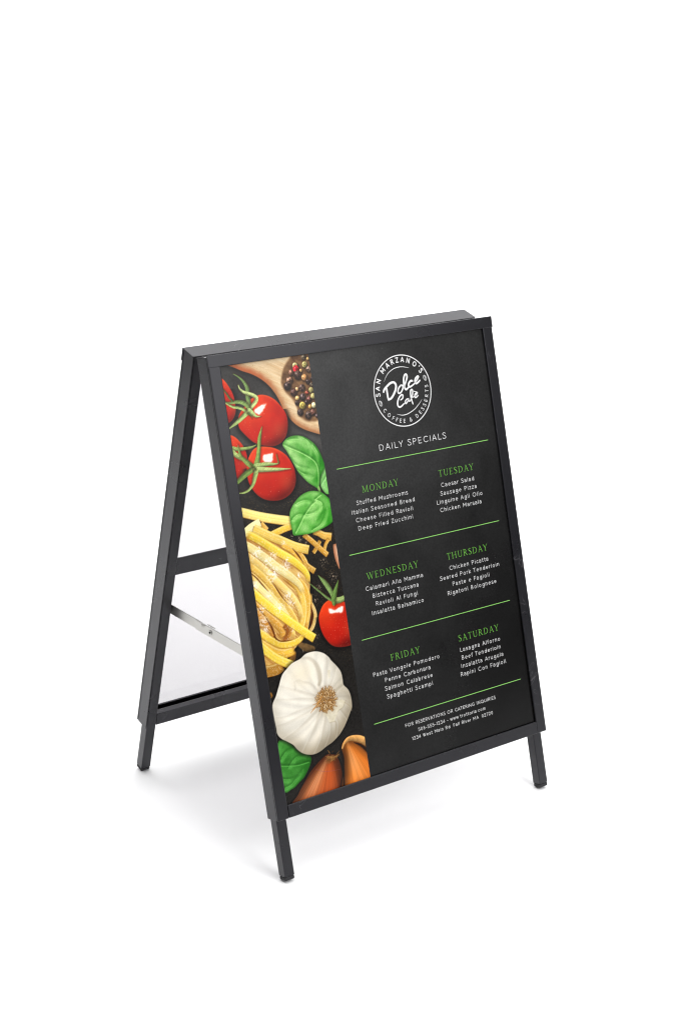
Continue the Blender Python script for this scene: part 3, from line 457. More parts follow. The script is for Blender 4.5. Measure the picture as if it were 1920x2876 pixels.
def poly(pts, sm=True, pad=3):
    p = catmull(pts, True) if sm else np.array(pts, float)
    w = window(p[:, 0].min() - pad, p[:, 0].max() + pad, p[:, 1].min() - pad, p[:, 1].max() + pad)
    if w is None: return None
    x, y = GX[w], GY[w]; ins = np.zeros(x.shape, bool); q = np.roll(p, -1, 0)
    for (ax, ay), (bx, by) in zip(p, q):
        if ay == by: continue
        c = (ay > y) != (by > y); ins ^= c & (x < (bx - ax) * (y - ay) / (by - ay) + ax)
    d, t, _ = seg_dist(x, y, np.vstack([p, p[:1]]))
    return w, np.where(ins, d, -d)
def put(w, mask, col):
    m = np.clip(mask, 0, 1)[..., None]; IMG[w] = IMG[w] * (1 - m) + np.asarray(col, np.float32) * m
def mix(a, b_, t):
    t = np.asarray(t)[..., None]; return np.asarray(a) * (1 - t) + np.asarray(b_) * t
def stroke(pts, pad=2.5, butt=False):
    a = np.array(pts, float); p = catmull(a, False)
    w = window(p[:, 0].min() - p[:, 2].max() - pad, p[:, 0].max() + p[:, 2].max() + pad, p[:, 1].min() - p[:, 2].max() - pad, p[:, 1].max() + p[:, 2].max() + pad)
    if w is None: return None
    d, t, sg = seg_dist(GX[w], GY[w], p[:, :2])
    hw = np.interp(t, np.linspace(0, 1, len(p)), p[:, 2]) / 2
    sd = hw - d
    if butt:
        for a0, a1 in ((p[0], p[1]), (p[-1], p[-2])):
            e = (a0 - a1)[:2]; e = e / np.hypot(*e); ov = (GX[w] - a0[0]) * e[0] + (GY[w] - a0[1]) * e[1]
            near = np.hypot(GX[w] - a0[0], GY[w] - a0[1]) < hw * 1.6
            sd = np.where((ov > 0) & near, np.minimum(sd, -ov), sd)
    return w, sd, t, np.clip(sg * d / np.maximum(hw, 0.1), -1.3, 1.3)
def under_glow(pts_or_sd, w, sd, amount, spread, off=(0, 0)):
    put(w, amount * smooth(-spread, 0, sd), (0.04, 0.035, 0.03))

def paint():
    f1 = fbm(60, 1); f2 = fbm(2.2, 2, octs=2); f3 = vnoise(1.1, 5)
    up = smooth(640, 790, GY)
    base = mix((0.115, 0.105, 0.095), (0.25, 0.245, 0.24), up * (0.55 + 0.45 * f1))
    IMG[:] = base * (0.8 + 0.4 * f1)[..., None]
    IMG[:] += ((f2 - 0.5) * 0.06)[..., None]
    # crumbs of flour and pepper dust on the dark board
    band = smooth(330, 420, GY) * (1 - smooth(690, 740, GY))
    sp = (f3 > 0.83) * (vnoise(14, 9) * 0.9 + 0.1) * band
    put((slice(None), slice(None)), sp * 0.55, (0.55, 0.44, 0.28))
    for x, y, r in ART['crumbs']:
        w = window(x - r, x + r, y - r, y + r)
        if w is None: continue
        g = np.exp(-(((GX[w] - x) ** 2 + (GY[w] - y) ** 2) / (r * 0.5) ** 2))
        put(w, g * smooth(0.56, 0.8, vnoise(1.6, 77)[w]) * 0.9, (0.74, 0.66, 0.56))

    # wooden spoon
    w, sd = poly(ART['spoon'])
    grain = fbm(9, 11, (5, 0.35), -0.5); gf = vnoise(2.2, 12, (7, 0.5), -0.5)
    col = mix(rgb('d2a877'), rgb('ecd7b0'), np.clip(grain[w] * 0.9 + 0.1, 0, 1))
    col = col * (0.95 + 0.08 * gf[w])[..., None]
    dash = smooth(0.80, 0.92, vnoise(1.3, 13, (6, 0.55), -0.15)[w]); col = mix(col, rgb('a87c4c'), dash * 0.45)
    edge = 1 - smooth(0, 15, sd + 4 * (fbm(8, 15)[w] - .5))
    col = mix(col, rgb('a4643a'), edge * 0.85)
    col = mix(col, rgb('c0532a'), edge * smooth(880, 930, GY[w]) * 0.6)
    col = mix(col, rgb('f3e0bb'), smooth(14, 22, sd) * (1 - smooth(22, 34, sd)) * 0.35)
    put(w, 0.55 * smooth(-10, 0, sd) , (0.05, 0.045, 0.04))
    put(w, smooth(-0.8, 0.8, sd), col)
    w, sd = poly(ART['bowl'])
    bn = fbm(6, 21, (2, 1), -0.7)[w]
    col = mix(rgb('4e3220'), rgb('8f6a45'), np.clip(bn * 1.3 - 0.2 + 0.25 * (1 - smooth(0, 14, sd)), 0, 1))
    put(w, smooth(-2, 2, sd), col)
    put(w, smooth(-3, 0, sd) * (1 - smooth(0, 4, sd)) * 0.4, rgb('d8b284'))
    for x, y, r, c in ART['pepper']:                                 # corns: shadow first
        w = window(x - 2 * r, x + 2 * r, y - 2 * r, y + 2 * r)
        if w is None: continue
        d = np.hypot(GX[w] - x - 1.0, GY[w] - y + 1.6); put(w, 0.7 * (1 - smooth(r * 0.7, r * 1.5, d)), (0.09, 0.055, 0.04))
    wr = fbm(2.6, 33, octs=2)
    for k, (x, y, r, c) in enumerate(ART['pepper']):
        w = window(x - 2 * r, x + 2 * r, y - 2 * r, y + 2 * r)
        if w is None: continue
        dx, dy = (GX[w] - x) / r, (GY[w] - y) / r; q = dx * dx + dy * dy
        nz = np.sqrt(np.clip(1 - q, 0, 1)); l = np.clip(0.45 * nz + 0.45 * dy - 0.3 * dx + 0.2, 0, 1.2)
        cc = rgb(c); lum = cc.mean()
        amp = 0.9 if lum < 0.42 else 0.35
        col = cc * (0.45 + 0.9 * l)[..., None] * (1 + amp * (wr[w] - 0.5) * 2)[..., None]
        col = col + (np.exp(-((dx + 0.3) ** 2 + (dy - 0.4) ** 2) / 0.06) * 0.35)[..., None]
        put(w, 1 - smooth(0.9, 1.08, np.sqrt(q)), np.clip(col, 0, 1))
        if c in ('b9ad6a', 'b5a04e', 'c8b87a'):
            put(w, smooth(0.2, 0.35, np.sqrt(q)) * (1 - smooth(0.45, 0.65, np.sqrt(q))) * 0.55, rgb('5a5020'))

    # tomatoes
    def tomato(t, k):
        r = poly(t['p'], pad=14)
        if r is None: return
        w, sd = r; p = catmull(t['p'], True); c = p.mean(0); q = p - c
        cov = np.cov(q.T); ev, V = np.linalg.eigh(cov); ab = np.sqrt(ev * 2) * 1.05
        loc = np.stack([GX[w] - c[0], GY[w] - c[1]], -1) @ V / ab
        r2 = (loc ** 2).sum(-1); nz = np.sqrt(np.clip(1 - r2, 0, 1)); n2 = (loc @ V.T)
        l = np.clip(0.30 * nz + 0.42 * n2[..., 1] - 0.26 * n2[..., 0] + 0.36, 0, 1)
        put(w, 0.75 * smooth(-12, 0, sd) * (GY[w] < c[1] + 18), (0.05, 0.04, 0.035))
        col = mix(rgb('5c0a08'), rgb('bd1c0c'), smooth(0.0, 0.45, l)); col = mix(col, rgb('e23c16'), smooth(0.52, 0.98, l))
        rim = 1 - smooth(0, 6, sd)
        col = mix(col, rgb('f2642e'), rim * smooth(0.1, 0.9, n2[..., 1]) * 0.55)
        col = mix(col, rgb('8e2a1c'), rim * smooth(0.0, 0.8, -n2[..., 1]) * 0.5)
        col = col * (0.93 + 0.14 * fbm(20, 40 + k)[w])[..., None]
        gl = np.exp(-(((n2[..., 0] - 0.55) / .3) ** 2 + ((n2[..., 1] + 0.35) / 0.35) ** 2)); col = mix(col, rgb('c85a3a'), gl * 0.35)
        put(w, smooth(-0.7, 0.7, sd), col)
        dots = (vnoise(1.5, 60 + k)[w] > 0.93) * (sd > 2)
        put(w, dots * 0.45, (0.95, 0.6, 0.5))
        if t['hi']:
            wh, sh = poly(t['hi']); wob = (fbm(4, 70 + k)[wh] - .5) * 3
            put(wh, smooth(-3.5, 2.5, sh + wob) * 0.45, (1.0, 0.62, 0.52))
            put(wh, smooth(-0.6, 2.4, sh + wob), (1.0, 0.93, 0.9))
    T = ART['tomatoes']
    tomato(T[0], 0); tomato(T[1], 1); tomato(T[2], 2); tomato(T[3], 3)
    # basil
    vein_n = fbm(17, 81, octs=2); fine = vnoise(1.3, 83)
    def leaf(b_, k):
        r = poly(b_['p'], pad=6)
        if r is None: return
        w, sd = r
        put(w, 0.35 * smooth(-5, 0, sd), (0.03, 0.035, 0.02))
        mid = catmull(b_['mid']); d, t, sg = seg_dist(GX[w], GY[w], mid)
        c0, c1 = rgb(b_['c'][0]), rgb(b_['c'][1])
        q = np.array(b_['p']); bx0, bx1, by0, by1 = q[:, 0].min(), q[:, 0].max(), q[:, 1].min(), q[:, 1].max()
        diag = (GX[w] - bx0) / (bx1 - bx0) * 0.55 + (by1 - GY[w]) / (by1 - by0) * 0.45
        f = np.clip(0.05 + 0.95 * diag + 0.10 * sg * smooth(0, 10, d) + (vein_n[w] - 0.5) * 0.7, 0, 1)
        col = mix(c0, c1, f)
        dv = np.full(sd.shape, 1e9)
        for v in b_['veins']:
            dd, tt, ss = seg_dist(GX[w], GY[w], catmull(v)); dv = np.minimum(dv, dd + 2.2 * tt ** 3)
            col = mix(col, c1 * 0.75, np.exp(-((dd * ss - 2.8) / 2.4) ** 2) * 0.42 * (1 - tt * .5))
            col = mix(col, c0 * 1.1, np.exp(-((dd * ss + 4.0) / 3.4) ** 2) * 0.55 * (1 - tt * .5))
        col = mix(col, np.clip(c0 * 1.15, 0, 1), np.exp(-(dv / 0.75) ** 2) * 0.6)
        col = mix(col, np.clip(c0 * 1.12, 0, 1), np.exp(-(d / 1.1) ** 2) * 0.75)
        col = mix(col, c1 * 0.7, np.exp(-((d * sg - 3) / 2.2) ** 2) * 0.4)
        col = mix(col, c1 * 0.72, (1 - smooth(0, 5, sd)) * 0.45)
        col = col * (0.93 + 0.14 * fine[w])[..., None]
        put(w, smooth(-0.7, 0.7, sd), np.clip(col, 0, 1))
    leaf(ART['basil'][0], 0); leaf(ART['basil'][1], 1)
    w, sd, t, v = stroke(ART['stem']); put(w, smooth(-.6, .6, sd), rgb('7fae58'))

    # pasta nest
    w, sd = poly(ART['nest']); put(w, 0.7 * smooth(-9, 0, sd), (0.05, 0.035, 0.02))
    put(w, smooth(-1, 1, sd), mix(rgb('a0642a'), rgb('efc873'), np.clip(fbm(5, 91, (7, .55), -0.78)[w] * 1.7 - 0.35, 0, 1)))
    for pts, c in ART['scraps']:
        w, sd, t, v = stroke(pts); put(w, smooth(-1, 1.4, sd), rgb(c) * (0.75 + 0.5 * fbm(5, 93)[w])[..., None])
    FREE = (0, 2, 3, 4, 5, 6, 7, 8, 9, 25, 29)
    fl = fbm(1.9, 95, (1.0, 0.8), 0.62, 2); fl2 = fbm(30, 97, octs=2); knots = np.linspace(-1.3, 1.3, 12)
    for k, (pts, c) in enumerate(ART['pasta']):
        free = k in FREE; w, sd, t, v = stroke(pts, butt=free); c = rgb(c) * np.array([1.03, 1.04, 1.06]); fade = 1.0 if free else smooth(0, 0.10, t) * (1 - smooth(0.90, 1.0, t)); tilt = 0.25 + 0.5 * ((k * 37) % 10) / 10
        put(w, 0.55 * smooth(-3.4, 0, sd + 1.0 * v) * (v < 0.6) * fade, rgb('6e3c10'))
        streak = np.interp(v, knots, rng.random(12)); long_ = np.interp(t, np.linspace(0, 1, 9), np.convolve(rng.random(9), [.25, .5, .25], 'same'))
        sh = np.clip(1.00 - 0.10 * np.abs(v) ** 3 + 0.13 * tilt * v, 0, 1.25)
        col = c * sh[..., None] * (0.90 + 0.13 * streak + 0.14 * long_)[..., None] * (0.94 + 0.12 * fl2[w])[..., None]
        col = mix(col, rgb('fff0b4'), np.exp(-((v - 0.72) / 0.16) ** 2) * 0.45)
        col = mix(col, rgb('b9751f'), smooth(0.70, 1.0, -v) * 0.65)
        col = mix(col, rgb('fbf3dc'), smooth(0.58, 0.80, fl[w]) * 0.34)
        put(w, smooth(-0.45, 0.45, sd) * fade, np.clip(col, 0, 1))
    for pts in ART['gaps']:
        w, sd, t, v = stroke(pts); put(w, smooth(-0.8, 1.0, sd) * 0.9, rgb('5e2a0c'))
    wn, sn = poly(ART['nest'])
    for x, y, r in ART['flour']:
        w = window(x - 1.6 * r, x + 1.6 * r, y - 1.6 * r, y + 1.6 * r)
        g = np.exp(-(((GX[w] - x) ** 2 + (GY[w] - y) ** 2) / (r * 0.75) ** 2))
        put(w, g * smooth(0.40, 0.60, 0.5 * fl[w] + 0.5 * fbm(5, 99, (1, .7), -0.4)[w]) * 0.95, rgb('fffaf0'))
    leaf(ART['basil'][2], 2)
    # pink shallot sliver at the edge
    w, sd = poly(ART['pinkshallot']); col = mix(rgb('b0714f'), rgb('e0b394'), smooth(0, 9, sd)); put(w, smooth(-0.8, 0.8, sd), col)
    tomato(T[4], 4)
    hair = vnoise(1.4, 101, (3, .6), 0.6)
    for pts, c in ART['calyx']:
        r = stroke(pts)
        if r is None: continue
        w, sd, t, v = r; c = rgb(c) * np.array([1.10, 1.03, 0.84])
        put(w, 0.30 * smooth(-3.0, 0, sd - 0.8 * v), rgb('3a1408'))
        col = c * (1.0 + 0.28 * v - 0.18 * np.abs(v) ** 2)[..., None]
        col = mix(col, np.clip(c * 1.35, 0, 1), np.exp(-((v - 0.1) / 0.14) ** 2) * 0.45)
        col = col * (0.85 + 0.3 * hair[w])[..., None]
        put(w, smooth(-0.6, 0.5, sd), np.clip(col, 0, 1))

    # basil under the garlic, shallots, garlic
    leaf(ART['basil'][3], 3)
    for k, s in enumerate(ART['shallots']):
        r = poly(s['p'], pad=6); w, sd = r
        put(w, 0.7 * smooth(-6, 0, sd), (0.05, 0.035, 0.03))
        tx, ty = s['top']; bx, by = s['bot']
        ang = np.arctan2(GX[w] - tx, -(GY[w] - ty - 10)); rad = np.hypot(GX[w] - tx, GY[w] - ty)
        st = np.interp(ang * 30, np.arange(-120, 121), np.convolve(rng.random(241), [.2, .6, .2], 'same'))
        st2 = np.interp(ang * 75, np.arange(-300, 301), rng.random(601))
        l = smooth(0, 26, sd) * 0.8 + 0.2
        c = rgb(s['c'])
        col = c * (0.26 + 0.84 * l)[..., None] * (0.80 + 0.26 * st + 0.12 * st2)[..., None]
        hx, hy = s['hi']
        g = np.exp(-((ang - math.atan2(hx - tx, -(hy - ty - 10))) / 0.20) ** 2 - ((GY[w] - hy) / 42) ** 2)
        col = mix(col, rgb('f2b987'), np.clip(g * (0.5 + .4 * st2), 0, 1) * 0.7)
        put(w, smooth(-0.8, 0.8, sd), np.clip(col, 0, 1))
    for pts, c in ART['shallotskin']:
        w, sd, t, v = stroke(pts); put(w, smooth(-.6, .8, sd), rgb(c) * (0.72 + 0.3 * v + 0.4 * fbm(5, 111)[w])[..., None].clip(0, 1.3))
    for pts in ART['shallotdark']:
        w, sd, t, v = stroke(pts); put(w, smooth(-1, 1, sd) * 0.92, (0.10, 0.05, 0.025))
    w, sd, t, v = stroke(ART['shallotring']); put(w, smooth(-.6, .8, sd) * 0.5, rgb('8a4a5a'))
    tx, ty = ART['shalltuft']
    for i in range(46):
        a = rng.uniform(-2.6, 2.6); l_ = rng.uniform(4, 13); x0, y0 = tx + rng.normal(0, 6), ty + rng.normal(-2, 4)
        p = [[x0, y0, 1.3], [x0 + .6 * l_ * math.sin(a) + rng.normal(0, 1.5), y0 + .6 * l_ * math.cos(a) * .6, 1.2], [x0 + l_ * math.sin(a), y0 + l_ * math.cos(a) * .6, .7]]
        r = stroke(p)
        if r: put(r[0], smooth(-.5, .4, r[1]), mix(rgb('4a2c14'), rgb('a4763e'), np.full(r[1].shape, rng.random())))

    w, sd = poly(ART['garlic'], pad=10)
    gx, gy = ART['garlicroot']
    p = catmull(ART['garlic'], True); cx, cy = p.mean(0)
    put(w, 0.6 * smooth(-9, 0, sd), (0.04, 0.035, 0.03))
    dx, dy = GX[w] - gx, GY[w] - gy; ang = np.arctan2(dy, dx); rad = np.hypot(dx, dy)
    curl = ang + 0.004 * rad
    k1 = np.convolve(np.tile(rng.random(120), 3), [.25, .5, .25], 'same')[120:241]
    st = np.interp((curl % (2 * math.pi)) / (2 * math.pi) * 120, np.arange(121), k1)
    n = smooth(0, 34, sd)
    ny = (GY[w] - cy) / 85.0; nx = (GX[w] - cx) / 85.0
    l = np.clip(0.66 + 0.20 * ny - 0.10 * nx + 0.26 * (n - 0.5), 0, 1.05)
    dip = 1 - smooth(10, 52, rad)
    l = l - 0.20 * dip
    col = mix(rgb('8f8168'), rgb('f6f0e2'), smooth(0.14, 0.86, l))
    col = col * (0.95 + 0.16 * (st - 0.35) * smooth(8, 30, rad))[..., None] * (0.97 + 0.06 * fbm(16, 121)[w])[..., None]
    col = mix(col, rgb('f6e6c4'), np.exp(-(((GX[w] - gx + 45) / 30) ** 2 + ((GY[w] - gy - 60) / 26) ** 2)) * 0.5)
    put(w, smooth(-0.7, 0.8, sd), np.clip(col, 0, 1))
    wg, sg_ = w, sd; GM = np.zeros(GX.shape, np.float32); GM[wg] = smooth(-.5, 1.5, sg_)
    for pts in ART['creases'] + ART['clove']:
        w, sd, t, v = stroke(pts, pad=6); k = 0.50 if pts in ART['clove'] else 0.22
        put(w, smooth(-4.5, 1.5, sd) * k * (0.4 + 0.6 * t) * GM[w], rgb('8f8068'))
        put(w, (v > 0) * smooth(-4.5, -1.5, sd) * (1 - smooth(-1.5, .5, sd)) * 0.15 * GM[w], rgb('fffdf6'))
    for q in ART['papers']:
        w, sd = poly(q, False); put(w, smooth(-.5, .8, sd) * 0.75, mix(rgb('cbbf9e'), rgb('efe8d4'), fbm(6, 131)[w]))
    for pts in ART['papedge']:
        w, sd, t, v = stroke(pts); put(w, smooth(-.8, .8, sd) * 0.32, rgb('9a8b6e'))
    put(window(gx - 26, gx + 26, gy - 30, gy + 26), 0.65 * np.exp(-(((GX[window(gx - 26, gx + 26, gy - 30, gy + 26)] - gx) / 19) ** 2 + ((GY[window(gx - 26, gx + 26, gy - 30, gy + 26)] - gy) / 20) ** 2) * 1.2), rgb('7a5026'))
    for i in range(230):
        a = rng.uniform(0, 2 * math.pi); r0 = 18 * math.sqrt(rng.random()); x0, y0 = gx + r0 * math.cos(a), gy - 1 + r0 * 1.05 * math.sin(a)
        b_ = a + rng.normal(0, 0.9); l_ = rng.uniform(4, 10)
        pts = [[x0, y0, 1.5], [x0 + .5 * l_ * math.cos(b_) + rng.normal(0, 1), y0 + .5 * l_ * math.sin(b_) + rng.normal(0, 1), 1.6], [x0 + l_ * math.cos(b_), y0 + l_ * math.sin(b_), 1.0]]
        r = stroke(pts)
        if r:
            put(r[0], 0.4 * smooth(-1.6, 0, r[1]), rgb('4c2a10'))
            put(r[0], smooth(-.5, .5, r[1]), mix(rgb('a8763a'), rgb('f0d6a6'), np.full(r[1].shape, rng.random())))
    for e in ((-38, -17), (-30, -3), (-34, -12)):
        r = stroke([[gx - 8, gy + 8, 2], [gx + e[0] * .6, gy + e[1] * .4, 1.8], [gx + e[0], gy + e[1], .8]]); put(r[0], smooth(-.5, .5, r[1]), rgb('c08848'))

paint()
IMG *= (1 + 0.05 * (rng.random((NS, NU, 1)) - 0.5)).astype(np.float32)   # print grain
np.clip(IMG, 0, 1, out=IMG)
LIN = np.where(IMG <= 0.04045, IMG / 12.92, ((IMG + 0.055) / 1.055) ** 2.4)

def build_print():
    n0 = PN * 1000
    u, s = GX.ravel() * MM, GY.ravel() * MM; n = PN - 0.00025
    co = np.stack([u - BASE.x, s * ST + n * CT - BASE.y, s * CT - n * ST + LIFT], -1).astype(np.float32)
    idx = np.arange(NU * NS).reshape(NS, NU)
    q = np.stack([idx[:-1, :-1], idx[:-1, 1:], idx[1:, 1:], idx[1:, :-1]], -1).reshape(-1, 4)
    me = bpy.data.meshes.new('food_photo')
    me.vertices.add(len(co)); me.vertices.foreach_set('co', co.ravel())
    me.loops.add(q.size); me.loops.foreach_set('vertex_index', q.ravel().astype(np.int32))
    me.polygons.add(len(q)); me.polygons.foreach_set('loop_start', np.arange(0, q.size, 4, dtype=np.int32))
    me.polygons.foreach_set('loop_total', np.full(len(q), 4, np.int32))
    me.update(calc_edges=True)
    at = me.color_attributes.new('print', 'FLOAT_COLOR', 'POINT')
    rgba = np.ones((len(co), 4), np.float32); rgba[:, :3] = np.clip(LIN.reshape(-1, 3) * 0.88, 0, 0.88)
    at.data.foreach_set('color', rgba.ravel())
    return link('food_photo', me, PRINT, poster, 'printed photograph of tomatoes, basil, pasta, garlic and shallots')
build_print()

# ---- ink: flat shapes a hair above the poster
INK = 0.35
class Ink:
    def __init__(self): self.v = []; self.f = []; self.k = 0
    def quadstrip(self, L, R_):
        i0 = len(self.v); self.k += 1; z = INK + 0.004 * (self.k % 40)
        for a, b_ in zip(L, R_): self.v += [onposter(a[0], a[1], z), onposter(b_[0], b_[1], z)]
        for i in range(len(L) - 1): self.f.append((i0 + 2 * i, i0 + 2 * i + 1, i0 + 2 * i + 3, i0 + 2 * i + 2))
    def line(self, x0, y0, x1, y1, w0, w1=None):
        w1 = w0 if w1 is None else w1
        d = Vector((x1 - x0, y1 - y0)).normalized(); n = Vector((-d.y, d.x))
        self.quadstrip([(x0 + n.x * w0 / 2, y0 + n.y * w0 / 2), (x1 + n.x * w1 / 2, y1 + n.y * w1 / 2)], [(x0 - n.x * w0 / 2, y0 - n.y * w0 / 2), (x1 - n.x * w1 / 2, y1 - n.y * w1 / 2)])
    def path(self, pts, caps=True, n=6):
        p = catmull(pts, False, n); t = np.gradient(p[:, :2], axis=0); t /= np.maximum(np.hypot(*t.T)[:, None], 1e-6)
        nn = np.stack([-t[:, 1], t[:, 0]], -1); hw = p[:, 2:3] / 2
        L, R_ = list(p[:, :2] + nn * hw), list(p[:, :2] - nn * hw)
        if caps:                                                     # rounded pen ends
            for end, s in ((0, -1), (-1, 1)):
                c, T_, N_, h = p[end, :2], t[end] * s, nn[end], hw[end, 0]; add = []
                for a in (0.5, 0.85, 1.0): add.append((c + T_ * h * a + N_ * h * math.sqrt(max(1 - a * a, 0.0)), c + T_ * h * a - N_ * h * math.sqrt(max(1 - a * a, 0.0))))
                if end == 0:
                    for l_, r_ in add: L.insert(0, l_); R_.insert(0, r_)
                else:
                    for l_, r_ in add: L.append(l_); R_.append(r_)
        self.quadstrip(L, R_)
    def arc(self, cx, cy, rx, ry, a0, a1, w, n=28, wy=None):
        L, R_ = [], []
        for i in range(n + 1):
            a = a0 + (a1 - a0) * i / n; ww = w if wy is None else wy + (w - wy) * abs(math.cos(a))
            L.append((cx + (rx + ww / 2) * math.cos(a), cy + (ry + ww / 2) * math.sin(a))); R_.append((cx + (rx - ww / 2) * math.cos(a), cy + (ry - ww / 2) * math.sin(a)))
        self.quadstrip(L, R_)
    def mesh(self, verts, faces, fn):
        i0 = len(self.v)
        for x, y in verts:
            a, b_ = fn(x, y); self.v.append(onposter(a, b_, INK))
        self.f += [tuple(i0 + i for i in f) for f in faces]
    def done(self, name, mat, parent, label=None):
        me = bpy.data.meshes.new(name); me.from_pydata([tuple(v) for v in self.v], [], self.f); me.update()
        nrm = (onposter(0, 0, 1) - onposter(0, 0, 0)).normalized()
        bm = bmesh.new(); bm.from_mesh(me)
        for f in bm.faces:
            f.normal_update()
            if f.normal.dot(nrm) < 0: f.normal_flip()
        bm.to_mesh(me); bm.free()
        return link(name, me, mat, parent, label)

